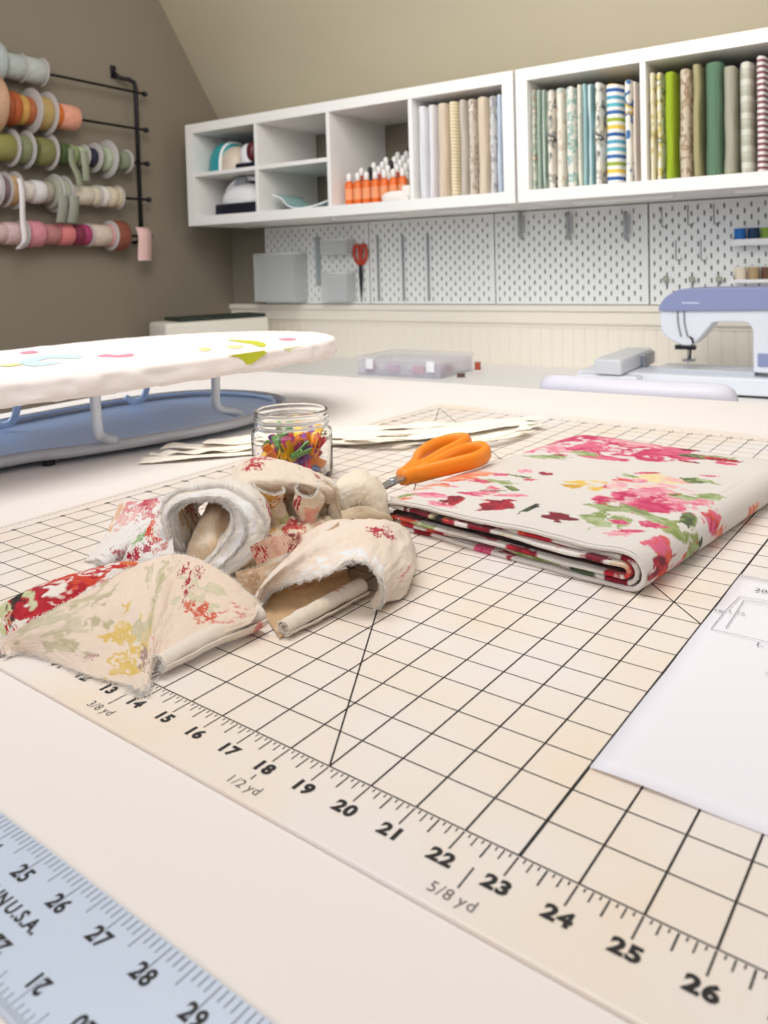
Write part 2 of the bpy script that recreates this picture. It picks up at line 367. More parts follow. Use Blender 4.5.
# ================================================================== PEGBOARDS
m_peg = mat('white_pegboard_metal', 'eff1ef', 0.45)
def pegboard_mb(w, h, x_off=0.0):
    """a steel board with real slots: staggered columns every 20 mm, slots 5 x 15 mm"""
    P = 0.787; xs = {0.0, w}; zs = {0.0, h}; holes = []
    i = 0
    cx = 0.6+x_off
    while cx < w-0.3:
        cz = 0.75+(P if i % 2 else 0)
        while cz < h-0.4:
            holes.append((cx-.1, cx+.1, cz-.3, cz+.3)); cz += 2*P
        cx += P; i += 1
    for a, b, c, d in holes: xs |= {round(a, 4), round(b, 4)}; zs |= {round(c, 4), round(d, 4)}
    xs = sorted(xs); zs = sorted(zs); hs = {(round(a, 4), round(c, 4)) for a, b, c, d in holes}
    nx, nz = len(xs), len(zs); T = 0.1; mb = MB(); vs = [(x, 0, z) for x in xs for z in zs]+[(x, T, z) for x in xs for z in zs]
    solid = [[(xs[i], zs[j]) not in hs for j in range(nz-1)] for i in range(nx-1)]
    o = nx*nz; fs = []; I = lambda i, j: i*nz+j
    for i in range(nx-1):
        for j in range(nz-1):
            if solid[i][j]:
                fs.append((I(i, j), I(i+1, j), I(i+1, j+1), I(i, j+1))); fs.append((o+I(i, j), o+I(i, j+1), o+I(i+1, j+1), o+I(i+1, j)))
            for (di, dj, a, b) in ((-1, 0, (i, j), (i, j+1)), (1, 0, (i+1, j+1), (i+1, j)), (0, -1, (i+1, j), (i, j)), (0, 1, (i, j+1), (i+1, j+1))):
                ii, jj = i+di, j+dj; nb = solid[ii][jj] if 0 <= ii < nx-1 and 0 <= jj < nz-1 else False
                if solid[i][j] and not nb: fs.append((I(*a), o+I(*a), o+I(*b), I(*b)))
    mb.add(vs, fs); return mb
PEG_X = [-66.7, -44.45, -22.2, 0.1]; PEG_Y = WALL_Y-0.62
plab = ['white pegboard in the dark corner holding the clear storage bin', 'white pegboard holding the hanging scissors and three grey rails',
        'bare white pegboard with three grey clips between two seams', 'white pegboard above the sewing machine with hooks and thread shelves']
pw = 22.1; pm = pegboard_mb(pw, 13.4)
for i, x in enumerate(PEG_X):
    t = thing('pegboard', plab[i], 'pegboard', (x, PEG_Y, 3.42), group='white pegboards above the chair rail')
    if i == 0: first = pm.build('panel', m_peg, t)
    else: c = first.copy(); C.objects.link(c); c.parent = t
    for sx in (0.35, pw-0.35):
        for sz in (0.35, 13.0): MB().lathe([(0.09, 0.62-.06), (0.09, -0.03), (0.0, -0.06)], 10, 'y', (sx, 0, sz)).build('mounting_screw', m_peg, t)

# ================================================================== WALL CABINETS
CAB_Y, CAB_Z, CAB_X = 81.4, 16.97, -70.2
CW, CH, CD = 57.7, 16.5, 15.2
def cabinet(x0, label, full_shelves, CW=CW):
    t = thing('cube_cabinet', label, 'cabinet', (x0, CAB_Y, CAB_Z), group='white cube shelves hung above the pegboards')
    b = MB(); T, D = 1.5, 0.62
    b.box(0, CW, 0, CD, 0, T, bev=.03); b.box(0, CW, 0, CD, CH-T, CH, bev=.03); b.box(0, T, 0.01, CD, T, CH-T); b.box(CW-T, CW, 0.01, CD, T, CH-T)
    b.build('frame', m_white, t)
    cell = (CW-2*T-3*D)/4
    for i in range(1, 4):
        x = T+i*cell+(i-1)*D; MB().box(x, x+D, 0.12, CD, T, CH-T).build('divider', m_white, t)
    for i in full_shelves:
        x = T+i*(cell+D); MB().box(x, x+cell, .15, CD, CH/2-.3, CH/2+.3).build('shelf', m_white, t)
    return t, cell
T_, D_ = 1.5, 0.62
cabinet(CAB_X, 'long white open cube cabinet on the left with small cubbies and bottles', [0, 1])
CAB2 = CAB_X+CW+.35
_, CELL2 = cabinet(CAB2, 'long white open cube cabinet on the right filled with folded fabrics', [], 59.6)
CELL = (CW-2*T_-3*D_)/4
def cellx(cab, i): return (CAB2+T_+i*(CELL2+D_)) if cab else (CAB_X+T_+i*(CELL+D_))
SHELF_Z = CAB_Z+T_; MID_Z = CAB_Z+CH/2+.3
# slim light bars under the cabinets
bar_lab = ['slim white light bar under the bottle cubby', 'slim white light bar under the cream fabrics', 'slim white light bar under the striped blue fabrics', 'slim white light bar under the green fabrics by the right edge']
for lab, (a, b_) in zip(bar_lab, [(335, 402), (440, 507), (575, 675), (735, 800)]):
    x0 = aty(a, 210, 84).x; x1 = aty(b_, 195, 84).x if b_ < 768 else 27
    t = thing('light_bar', lab, 'light', (x0, 83.2, CAB_Z), group='light bars under the cabinets')
    MB().box(0, x1-x0, 0, 1.1, -.42, 0, bev=.06).build('housing', m_white, t)
    MB().box(.15, x1-x0-.15, .12, .98, -.5, -.421, bev=.03).build('diffuser', mat('frosted_diffuser', 'fffdf6', .3), t)

# ================================================================== COUNTER, TABLE
t = thing('back_counter', 'long white counter along the back wall under the chair rail', 'counter', (0, 0, 0))
MB().box(WALL_X+.1, 100, 70.5, WALL_Y-.25, COUNTER-1.4, COUNTER, bev=.05).build('worktop', m_white, t)
MB().box(-35.2, -35.12, 70.6, WALL_Y-.3, COUNTER-.001, COUNTER+.004).build('joint_line', mat('grey_joint', '9a9892', .7), t)
for x in (-74, -38, 4, 46, 92):
    MB().box(x, x+.75, 72, WALL_Y-.8, -TABLE, COUNTER-1.4).build('side_panel', m_white, t)
TX0, TX1, TY0, TY1 = -24.5, 58, -26, 43.6
t = thing('work_table', 'large white cutting table filling the foreground', 'table', (0, 0, 0))
MB().box(TX0, TX1, TY0, TY1, -1.5, 0, bev=.08).build('tabletop', m_table, t)
for x in (TX0+2, TX1-4):
    for y in (TY0+2, TY1-4): MB().box(x, x+2, y, y+2, -TABLE, -1.5, bev=.05).build('leg', m_white, t)
MB().box(TX0+3, TX1-3, TY0+3, TY0+3.8, -5, -1.5).build('apron', m_white, t); MB().box(TX0+3, TX1-3, TY1-3.8, TY1-3, -5, -1.5).build('apron', m_white, t)

# ================================================================== CUTTING MAT, RULER, PAPER (laid out in mat inches)
MT = 0.09                                                # mat thickness
m_mat = mat('milky_mat_plastic', 'e8e1dd', 0.30, var=0.0, bump=0.10, bscale=260, col2='eadbca', vscale=9)
m_ink = mat('black_print', '1d1a1b', 0.5); m_ink2 = mat('grey_print', '5b5656', 0.5)
U0, U1, V0, V1 = -0.95, 36.9, -1.66, 34.6
t = thing('cutting_mat', 'large translucent white cutting mat with a black inch grid', 'cutting mat', (0, 0, 0), (0, 0, -A))
MB().prism([(U0, V0), (U1, V0), (U1, V1), (U0, V1)], 0, MT).build('mat_sheet', m_mat, t, bevel=0.03)
g = MB(); LZ = MT+0.004
def line(mb, x0, y0, x1, y1, w, z=LZ):
    d = Vector((x1-x0, y1-y0)); d.normalize(); nx, ny = -d.y*w/2, d.x*w/2
    mb.add([(x0+nx, y0+ny, z), (x0-nx, y0-ny, z), (x1-nx, y1-ny, z), (x1+nx, y1+ny, z)], [(0, 1, 2, 3)])
for u in range(0, 37): line(g, u, 0, u, 33, 0.042 if u != 23 else 0.062)
for v_ in range(0, 34): line(g, 0, v_, 36, v_, 0.032, LZ+.0005)
line(g, 19, 0, 0, 33, 0.04, LZ+.001); line(g, 23, 10, 0, 33, 0.04, LZ+.001)
g.build('grid_lines', m_ink, t, fix=False)
tk = MB()
for i in range(0, 36*8+1):
    u = i/8; L = .52 if i % 8 == 0 else .40 if i % 4 == 0 else .26 if i % 2 == 0 else .12
    line(tk, u, -.035, u, -L, 0.028 if i % 4 else 0.034)
    if i % 4 == 0: line(tk, u, 33.25, u, 33.5, .03)
for i in range(0, 33*8+1):
    v_ = i/8; L = .12 if i % 2 else .2; line(tk, -.72, v_, -.72+L, v_, .02)
for u in (4.5, 9, 13.5, 18, 22.5, 27, 31.5): line(tk, u+.04, -.64 if u != 18 else -.99, u+.05, -1.14, 0.034)
tk.build('ruler_ticks', m_ink, t, fix=False)
its = [(str(u), u+.0, -.74, .39, 0, .021, 1.08) for u in range(1, 36)]
its += [(str(v_), -.02, v_, .30, 0, .012, 1.1) for v_ in range(1, 33)]
its += [(str(u), u, 33.0, .30, 0, .012, 1.1) for u in range(1, 36)]
text_mb(its, LZ+.0015).build('inch_numerals', m_ink, t, fix=False)
its = []
for u, a in ((4.5, '1/8'), (9, '1/4'), (13.5, '3/8'), (18, '1/2'), (22.5, '5/8'), (27, '3/4'), (31.5, '7/8')):
    its += [(a, u-.13, -1.33, .32, 0, 0, .95), ('yd', u+.33, -1.35, .32, 0, 0, .95)]
text_mb(its, LZ+.0015).build('yard_marks', m_ink2, t, fix=False)

# steel rule: u = 16.73 at 25, one printed inch = 1.035
m_steel = mat('brushed_aluminium', 'cfdaec', 0.36, metal=0.22, bump=0.05, bscale=300)
RH = 0.075; R0, R1 = -6.30, -4.33
ru = lambda r: 17.79+(r-26)*1.035
rl = lambda r: 18.86-(r-21)*1.05
t = thing('metal_ruler', 'silver metal ruler with black inch numbers in the bottom left corner', 'ruler', (0, 0, 0), (0, 0, -A))
MB().prism([(ru(2), R0), (ru(36), R0), (ru(36), R1), (ru(2), R1)], 0, RH).build('blade', m_steel, t, bevel=0.02)
m_etch = mat('etched_scale_grey', '5a5f6b', .5); ZR = RH+.004
tk = MB()
for i in range(2*8, 36*8+1):
    u = ru(i/8); L = .62 if i % 8 == 0 else .40 if i % 4 == 0 else .24
    line(tk, u, R1-.03, u, R1-L, .018, ZR)
for i in range(4*16, 34*16+1):
    u = rl(i/16); L = .60 if i % 16 == 0 else .36 if i % 8 == 0 else .24 if i % 2 == 0 else .12
    line(tk, u, R0+.03, u, R0+L, .014, ZR)
tk.build('scale_ticks', m_etch, t, fix=False)
its = [(str(r), ru(r)+.03, -4.87, .37, 0, .012, .94) for r in range(3, 36)]
its += [(str(r), rl(r), -5.80, .35, PI, .012, .92) for r in range(5, 33)]
its += [('U.S.A.', 17.63, -5.33, .31, 0, .010, .95), ('MADE IN', 16.55, -5.33, .31, 0, .010, .9)]
text_mb(its, ZR+.001).build('inch_numerals', m_ink, t, fix=False)

# sheet of paper with a pencil sketch
m_paper = mat('white_paper', 'e8e5eb', .8, bump=.05, bscale=300)
PZ = MT+.012
t = thing('paper_sheet', 'white sheet of paper with a pencil sketch at the right edge of the mat', 'paper', (0, 0, 0), (0, 0, -A))
pb = MB(); nx, ny = 18, 24
vs = []
for i in range(nx):
    for j in range(ny):
        u = 23.04+8.5*i/(nx-1); v_ = 2.72+11.2*j/(ny-1)
        e = max(0, 1-j/3.0)*.05*math.sin(i*.55+.6)+max(0, 1-i/2.5)*.03*abs(math.sin(j*.35))
        vs.append((u, v_, PZ+.008+max(0, e)))
pb.add(vs, [tuple(f) for f in grid_faces(nx, ny).tolist()], True)
pb.build('sheet', m_paper, t, fix=False, solid=.008)
m_pencil = mat('pencil_graphite', '77727a', .6)
pk = MB(); z = PZ+.07
def poly(pts, w=.018):
    for a, b in zip(pts, pts[1:]): line(pk, *a, *b, w, z)
poly([(28.6, 9.86), (24.63, 9.75), (23.32, 9.71), (23.33, 10.9), (23.42, 12.19), (24.1, 12.26), (28.5, 12.4)])
poly([(23.61, 9.97), (23.60, 10.8), (23.57, 11.98), (24.2, 12.05), (28.3, 12.2)]); poly([(28.6, 9.86), (28.5, 12.4)]); poly([(28.35, 10.1), (28.3, 12.2)])
poly([(24.9, 8.2), (25.1, 7.9), (25.35, 7.8)], .014)
pk.build('pencil_outline', m_pencil, t, fix=False)
text_mb([('20 in', 23.98, 12.93, .34, 0, 0, .9), ('18', 23.18, 10.92, .16, 0, 0, 1.4), ('4', 23.44, 11.05, .14, 0, 0, 1.2), ('16', 23.7, 11.1, .16, 0, 0, 1.2), ('1. 2', 24.62, 9.5, .30, 0, 0, .9)], z+.001).build('pencil_writing', mat('pencil_dark', '4d494f', .6), t, fix=False)

# ================================================================== FOLDED FLORAL FABRIC
RED, DRED, HOT, PINK, LPINK, CORAL, PEACH, YEL, GRN, LGRN, DGRN, BLK, BURG = 'c8283a', '8e1a2c', 'd02a62', 'e86a8c', 'f2b3bb', 'e8604a', 'f2ac8a', 'eebf3a', '8fa05a', 'bcc79a', '4f5f3e', '2b2226', '7a1f30'
m_cloth = cloth_mat('woven_floral_linen')
FH, FW_, FL_ = 1.2, 9.9, 13.2                            # height, width across the folds, length of the fold
FROT = -0.185
t = thing('folded_fabric', 'thick folded floral fabric with pink and red roses, lying on the mat', 'fabric', (12.35, 10.95, MT), (0, 0, FROT))
def fab_local(px, py, z=1.2):
    p = atz(px, py, z); d = Vector((p.x-12.35, p.y-10.95)); c, s = math.cos(-FROT), math.sin(-FROT)
    return d.x*c-d.y*s, d.x*s+d.y*c
def fold_layer(H0, H1, x_in, thick, na, nys, blobs, seed, y_off, base='eae3dc', wave=.1, left=0.0, ends=1.0):
    """one doubled layer of cloth wrapped round the right-hand fold: a U in section, rounded at both ends of its length"""
    r = (H1-H0)/2; zc = (H1+H0)/2; Wd = FW_-x_in-r
    Ltop = Wd-left; Larc = PI*r; tot = 2*Ltop+Larc
    a = np.linspace(0, tot, na); X = np.empty(na); Z = np.empty(na); NX = np.zeros(na); NZ = np.zeros(na)
    b = a < Ltop; X[b] = left+a[b]; Z[b] = H0; NZ[b] = -1
    m_ = (a >= Ltop) & (a <= Ltop+Larc); th = (a[m_]-Ltop)/r-PI/2; X[m_] = Wd+r*np.cos(th); Z[m_] = zc+r*np.sin(th); NX[m_] = np.cos(th); NZ[m_] = np.sin(th)
    u = a > Ltop+Larc; X[u] = Wd-(a[u]-Ltop-Larc); Z[u] = H1; NZ[u] = 1
    PX = np.where(u, X, np.where(b, 2*Wd+Larc-X, Wd+ (Ltop+Larc-a)))   # printed coordinate runs on over the fold
    PX = np.where(m_, Wd+(Larc-(a-Ltop)), PX)
    hy = thick/2; n_end = 7
    ys = np.concatenate([nys, FL_-hy+hy*np.sin(np.linspace(0, PI, n_end)), nys[::-1], hy-hy*np.sin(np.linspace(0, PI, n_end))])
    off = np.concatenate([np.zeros(len(nys)), hy-hy*np.cos(np.linspace(0, PI, n_end)), np.full(len(nys), thick), thick-(hy-hy*np.cos(np.linspace(0, PI, n_end)))])
    nc = len(ys)
    AX = np.repeat(X[:, None], nc, 1)-NX[:, None]*off; AZ = np.repeat(Z[:, None], nc, 1)-NZ[:, None]*off
    YY = np.repeat(ys[None], na, 0)
    front = np.exp(-YY/1.3)
    w1 = (fbm(a[:, None]*.45+seed, np.zeros_like(a)[:, None]+seed, seed, 3)-.5)
    yo = y_off+w1*wave*5*np.minimum(1, np.abs(a[:, None]-tot/2)/1.5+.25)
    YY2 = YY+yo*np.clip(1-YY/4, 0, 1)
    fl = np.clip((AX)/1.0, 0, 1)*0+1
    topm = (np.repeat(u[:, None], nc, 1)).astype(float)
    wav = (fbm(AX*.55+seed*2, YY*.25, seed+3, 3)-.5)*wave*1.6*front
    bulge = topm*(0.10*np.sin(np.clip(AX/FW_, 0, 1)*PI)*np.sin(np.clip(YY/FL_, 0, 1)*PI)*ends + (fbm(AX*.5, YY*.5, seed+9, 3)-.5)*.10*ends)
    AZ = AZ+wav*np.where(np.repeat(b[:, None], nc, 1), .4, 1)+bulge
    sag = -topm*ends*0.16*np.exp(-YY/.9)*np.clip(1-AX/9, 0, 1)
    AZ = AZ+sag
    lf = np.clip(1-(AX-left)/1.0, 0, 1)
    AZ = AZ+(FH/2-AZ)*0.30*lf*lf*ends
    AZ = np.maximum(AZ, 0.006)
    col = paint(np.repeat(PX[:, None], nc, 1), YY, base, blobs, .6, 1.0, 1.6)
    mb = MB(); V_ = np.stack([AX, YY2, AZ], -1).reshape(-1, 3)
    mb.v = [tuple(q) for q in V_]; fs = grid_faces(na, nc, False, True)
    mb.f = [tuple(q) for q in fs.tolist()]+[tuple(range(nc))[::-1], tuple((na-1)*nc+q for q in range(nc))]; mb.sm = [True]*len(fs)+[False]*2
    mb.col = col.reshape(-1, 3); mb.uv = np.stack([np.repeat(PX[:, None], nc, 1), YY], -1).reshape(-1, 2)/20
    return mb
def fb(px, py, rx, ry, rot, *cols): x_, y_ = fab_local(px, py); return (x_, y_, rx*1.22, ry*1.3, rot)+cols
B = []
# far band of pink roses
for px, py, rx, ry, c in [(560, 440, 1.0, .9, (HOT, PINK)), (600, 437, 1.1, .9, (HOT, PINK)), (580, 452, 1.2, 1.0, (PINK, HOT)), (628, 445, 1.1, 1.0, (HOT, LPINK)), (548, 452, .9, .7, (LPINK, PINK)),
                          (660, 448, 1.0, .9, (PINK, LPINK)), (668, 457, 1.0, .8, (HOT, PINK)), (640, 458, 1.0, .8, (PINK, HOT)), (700, 460, .9, .35, (DRED, HOT)), (722, 462, .7, .3, (RED, DRED)),
                          (690, 452, .5, .3, (BURG, RED)), (530, 447, .5, .3, (PINK, LPINK)), (610, 462, .9, .35, (PINK, HOT)), (650, 436, .8, .3, (DRED, HOT))]:
    B.append(fb(px, py, rx, ry, .2, *c))
rq = random.Random(77)
for _ in range(16): B.append(fb(rq.uniform(530, 735), rq.uniform(434, 466), rq.uniform(.25, .55), rq.uniform(.12, .3), rq.uniform(-.6, .8), *rq.choice([(HOT, PINK), (LPINK, PINK), ('fbeee6', LPINK), (BURG, HOT), (LGRN, GRN), (DRED, RED)])))
for px, py, rx, ry, r, c in [(548, 461, .75, .32, .3, (LGRN, GRN)), (585, 458, .6, .25, 0, (LGRN, GRN)), (692, 459, .45, .3, 0, (GRN, DGRN)), (705, 444, .35, .2, .4, (BURG, BLK)), (640, 442, .35, .2, .4, (LGRN, GRN))]:
    B.append(fb(px, py, rx, ry, r, *c))
# yellow bloom, middle rose, leaves
B += [fb(590, 489, .62, .55, .2, YEL, 'f4d77a'), fb(575, 491, .35, .25, .2, YEL, 'd9a52c'), fb(612, 490, .3, .35, 0, PINK, RED)]
B += [fb(640, 490, .95, .8, .2, LPINK, 'f6d3c8'), fb(668, 484, .8, .5, .2, 'f6e0a8', LPINK), fb(640, 505, 1.15, .75, -.1, HOT, PINK), fb(660, 500, .8, .6, 0, PINK, LPINK), fb(690, 506, .75, .7, .5, LPINK, PINK),
      fb(625, 484, .35, .2, .2, CORAL, PINK), fb(715, 514, .3, .5, 0, PINK, CORAL), fb(676, 499, .22, .2, .3, DGRN, 'c9a050'), fb(648, 477, .35, .12, .8, PINK, RED)]
B += [fb(692, 484, .42, .34, .5, GRN, DGRN), fb(603, 523, .62, .62, .3, LGRN, GRN), fb(612, 512, .6, .35, .3, GRN, LGRN), fb(655, 521, 1.0, .30, -.45, GRN, LGRN), fb(678, 529, .55, .5, .2, GRN, 'a8b070'),
      fb(640, 514, .5, .14, -.3, '8a8468', GRN), fb(712, 536, .3, .5, 0, RED, CORAL), fb(664, 545, .38, .5, 0, CORAL, PINK), fb(672, 552, .22, .55, 0, RED, BURG), fb(690, 520, .25, .5, .2, DGRN, GRN)]
for _ in range(16): B.append(fb(rq.uniform(610, 725), rq.uniform(478, 545), rq.uniform(.2, .45), rq.uniform(.08, .25), rq.uniform(-.8, .8), *rq.choice([(HOT, PINK), (LPINK, PINK), (DGRN, BLK), (GRN, LGRN), (RED, CORAL)])))
for _ in range(14): B.append(fb(rq.uniform(400, 540), rq.uniform(472, 506), rq.uniform(.2, .5), rq.uniform(.06, .2), rq.uniform(-.3, .6), *rq.choice([(CORAL, PEACH), (PEACH, LPINK), (PINK, HOT), (GRN, DGRN), (LPINK, PINK), (RED, BURG)])))
# left spray
B += [fb(450, 478, .95, .42, .2, CORAL, PEACH), fb(470, 476, .7, .35, .2, 'f07850', PEACH), fb(438, 486, .6, .25, 0, PEACH, CORAL), fb(484, 484, .5, .22, .3, PINK, RED), fb(500, 485, .55, .16, .1, GRN, LGRN),
      fb(520, 480, .42, .13, .1, '6f7a50', GRN), fb(545, 478, .3, .14, .1, BURG, RED), fb(512, 492, .4, .12, -.5, GRN, DGRN), fb(430, 496, .6, .2, .1, LPINK, PINK), fb(470, 496, .6, .16, .1, LPINK, HOT), fb(420, 488, .4, .14, .3, 'dfae9e', PEACH),
      fb(455, 502, .35, .35, .2, DRED, RED), fb(402, 494, .4, .2, .2, GRN, LGRN), fb(500, 508, .45, .4, .2, DRED, RED), fb(530, 512, .12, .5, 0, DGRN, BLK), fb(560, 520, .5, .3, .1, BURG, DRED)]
B += [(10.6, y_, .5, .45, .3, c, c2) for y_, c, c2 in ((1.2, RED, CORAL), (3.2, LGRN, GRN), (5.4, CORAL, PEACH), (8.5, PEACH, CORAL), (11, GRN, LGRN))]
rb = random.Random(8)
B += [(FW_*2-rb.uniform(0, 9), rb.uniform(0, 2.5), .5, .4, rb.random()*3, *rb.choice([(RED, DRED), (GRN, LGRN), (BURG, RED), (PINK, HOT)])) for _ in range(9)]
ny_f = np.concatenate([np.linspace(.07, 2.5, 44, endpoint=False), np.linspace(2.5, FL_-.07, 150)])
o = fold_layer(0.0, FH, 0.0, .15, 360, ny_f, B, 5, 0.0, wave=.05)
o.build('outer_wrap', m_cloth, t)
ny_i = np.concatenate([np.linspace(.06, 1.6, 22), np.linspace(2.2, FL_-.06, 8)])
def rnd_blobs(seed, W2):
    r = random.Random(seed); out = []
    for _ in range(26):
        out.append((r.uniform(0, W2), r.uniform(-.3, .8), r.uniform(.25, .75), r.uniform(.3, .7), r.uniform(-.3, .3), *r.choice([(RED, DRED), (RED, CORAL), (DRED, BURG), (GRN, LGRN), (DGRN, BLK), (BURG, RED), (RED, 'e05a40'), ('d8c39c', 'efe3d3')])))
    return out
fold_layer(.19, 1.0, .26, .13, 300, ny_i, rnd_blobs(3, 20), 7, .10, wave=.11, left=.05, ends=0).build('middle_fold', m_cloth, t)
fold_layer(.35, .83, .45, .12, 300, ny_i, rnd_blobs(9, 20), 8, -.06, wave=.09, left=.12, ends=0).build('inner_fold', m_cloth, t)
fold_layer(.49, .69, .72, .07, 240, ny_i, [(x_, 0, .5, 3, 0, '4a2a26', BLK) for x_ in range(0, 20)], 12, .16, base='5a3a30', wave=.03, left=.2, ends=0).build('shaded_core_fold', m_cloth, t)  # innermost layer coloured near black for the shadow between the folds

# ================================================================== IRONING BOARD (table-top)
m_cover = mat('white_cotton_cover', 'e8dfdc', .9, bump=.8, bscale=28)
m_blue = mat('even_pale_blue', 'cfe3ff', .30); m_bar = mat('pale_grey_enamel', 'b9bcc4', .30, metal=.3)  # m_blue: one even pale blue for tray plate, inner rail and far legs
m_black = mat('black_rubber', '141416', .6)
t = thing('ironing_board', 'white table-top ironing board with floral cover and pale blue tray frame', 'ironing board', (0, 0, 0))
outline = [(-18.4, -18), (-18.6, 0), (-18.7, 12), (-18.5, 20), (-17.2, 26), (-14.3, 30.2), (-10.6, 32.4), (-6.6, 32.2), (-3.2, 29.6), (-1.9, 26.2), (-2.1, 22), (-2.7, 16), (-3.6, 10), (-4.8, 4), (-6.6, -6), (-8, -18), (-10, -20), (-16, -20)]
def board_mb(ol, z0, z1, nseg=420, drop_var=.13):
    P = cr_eval([(x, y, 0) for x, y in ol], nseg, True)[:, :2]; cxy = P.mean(0)
    def inset(d):
        t_ = np.roll(P, -1, 0)-np.roll(P, 1, 0); t_ /= np.linalg.norm(t_, axis=1, keepdims=True); nrm = np.stack([t_[:, 1], -t_[:, 0]], 1)
        s_ = np.sign((nrm*(P-cxy)).sum(1).mean()); return P-nrm*s_*d
    prof = [(0.75, z0-.05), (0.35, z0-.04), (0.10, z0), (0.0, z0+.12), (-.03, z0+.3), (0.0, (z0+z1)/2), (.04, z1-.35), (0.02, z1-.22), (0.10, z1-.08), (0.28, z1-.01), (.6, z1), (1.5, z1+.01)]
    rings = []
    s_arc = np.arange(nseg)
    for d, z in prof:
        Q = inset(d); wv = ((fbm(s_arc*.22, np.zeros(nseg)+z*.9, 4, 3)-.5)*2.0+(np.abs(noise2(s_arc*.55, np.zeros(nseg)+z*1.5, 9)-.5)-.25)*1.2)*drop_var*(1.6 if z < z1-.3 else .35)
        rings.append(np.concatenate([Q+((Q-cxy)/np.linalg.norm(Q-cxy, axis=1, keepdims=True))*wv[:, None], np.full((nseg, 1), z)+wv[:, None]*.6], 1))
    for k_ in (.75, .5, .25, .02):
        Q = cxy+(inset(1.5)-cxy)*k_; rings.append(np.concatenate([Q, np.full((nseg, 1), z1+.01)+((fbm(Q[:, 0]*.3, Q[:, 1]*.3, 6, 3)-.5)*.06)[:, None]], 1))
    G = np.stack(rings); mb = MB(); mb.v = [tuple(q) for q in G.reshape(-1, 3)]
    fs = grid_faces(len(rings), nseg, False, True); mb.f = [tuple(q) for q in fs.tolist()]; mb.sm = [True]*len(fs)
    mb.f.append(tuple(range(nseg))); mb.sm.append(False); mb.f.append(tuple(range((len(rings)-1)*nseg, len(rings)*nseg))[::-1]); mb.sm.append(True)
    return mb, np.concatenate([G.reshape(-1, 3)])
ZB0, ZB1 = 3.85, 5.0
bmx, _ = board_mb(outline, ZB0, ZB1)
# cover print as colour attribute: dense top is resampled so that the printed flowers keep clean edges
def cover_paint(mb, flowers):
    V_ = np.array(mb.v); mb.col = paint(V_[:, 0]+V_[:, 2]*.0, V_[:, 1], 'f3ebe7', flowers, .35, 1.0, 1.2); mb.uv = V_[:, :2]/20
bmx.build('padded_cover', m_cover, t)
# printed motifs are stitched on the cover as thin cloth shapes following its surface
def motif(pts, col, name, z=ZB1+.028, thick=.012):
    mb = MB(); c = cr_eval([(x, y, 0) for x, y in pts], 40, True)[:, :2]; mb.prism([tuple(q) for q in c], z, z+thick)
    return mb.build(name, col, t)
m_lime = mat('lime_print', 'bcbf2e', .9); m_pnk = mat('pink_print', 'ea8fa6', .9); m_aqua = mat('aqua_print', 'c3dcdc', .9); m_lime2 = mat('pale_lime_print', 'dcdc9a', .9)
def pxm(pts, z=ZB1+.02): return [tuple(atz(x_, y_, z)[:2]) for x_, y_ in pts]
motif(pxm([(228, 340), (244, 340.5), (258, 341.6), (266, 344.5), (262, 347), (252, 344.5), (240, 342.5)]), m_lime, 'lime_leaf')
sk = MB()
def skirt_patch(pts):                                       # leaf that wraps down over the front skirt
    vs = []
    for px, py in pts: p = atx(px, py, -1.86 if px > 240 else -2.2); vs.append(p)
    return vs
motif(pxm([(97, 356.6), (106, 354.3), (118, 355.3), (130, 353.6), (134, 355.5), (124, 357), (110, 357.2)]), m_pnk, 'pink_flower')
motif(pxm([(20, 352.6), (32, 350.9), (38, 352.4), (26, 353.6)]), m_pnk, 'pink_flower')
motif(pxm([(278, 339.3), (288, 338), (297, 339.2), (288, 340.6)]), m_pnk, 'pink_flower')
motif(pxm([(20, 362), (32, 357.2), (58, 354.6), (82, 355.4), (76, 358.6), (52, 358.2), (38, 361.6), (62, 362), (50, 365), (30, 366)]), m_aqua, 'aqua_swirl')
motif(pxm([(0, 365.6), (14, 363.8), (22, 364.6), (8, 366.6)]), m_lime2, 'pale_leaf')
motif(pxm([(198, 349), (206, 347.4), (211, 349.2), (205, 351.3)]), m_lime2, 'pale_leaf')
motif(pxm([(226, 346.5), (236, 345.4), (244, 347), (234, 348.6)]), m_lime2, 'pale_leaf')
# leaf continuing down the front skirt, as a thin patch standing off the cover's side
def front_x(y_):
    ys_ = [(4, -4.8), (10, -3.6), (16, -2.7), (22, -2.1), (26.2, -1.9), (29.6, -3.2)]
    for (a, xa), (b, xb) in zip(ys_, ys_[1:]):
        if a <= y_ <= b: return xa+(xb-xa)*(y_-a)/(b-a)
    return -2
def side_patch(yz, m, name):
    mb = MB(); vs = [(front_x(y_)+.045, y_, z_) for y_, z_ in yz]+[(front_x(y_)-.02, y_, z_) for y_, z_ in yz]; n_ = len(yz)
    mb.add(vs, [tuple(range(n_)), tuple(range(n_, 2*n_))[::-1]]+[(i, (i+1) % n_, n_+(i+1) % n_, n_+i) for i in range(n_)]); return mb.build(name, m, t)
side_patch([(18.6, 4.95), (21.2, 4.95), (21.4, 4.8), (20.8, 4.55), (20.2, 4.30), (19.8, 4.30), (19.6, 4.55), (19.2, 4.8)], m_lime, 'lime_leaf')
side_patch([(22.8, 4.9), (24.6, 4.9), (24.2, 4.7), (23.8, 4.5), (23.3, 4.65)], m_lime2, 'pale_leaf')
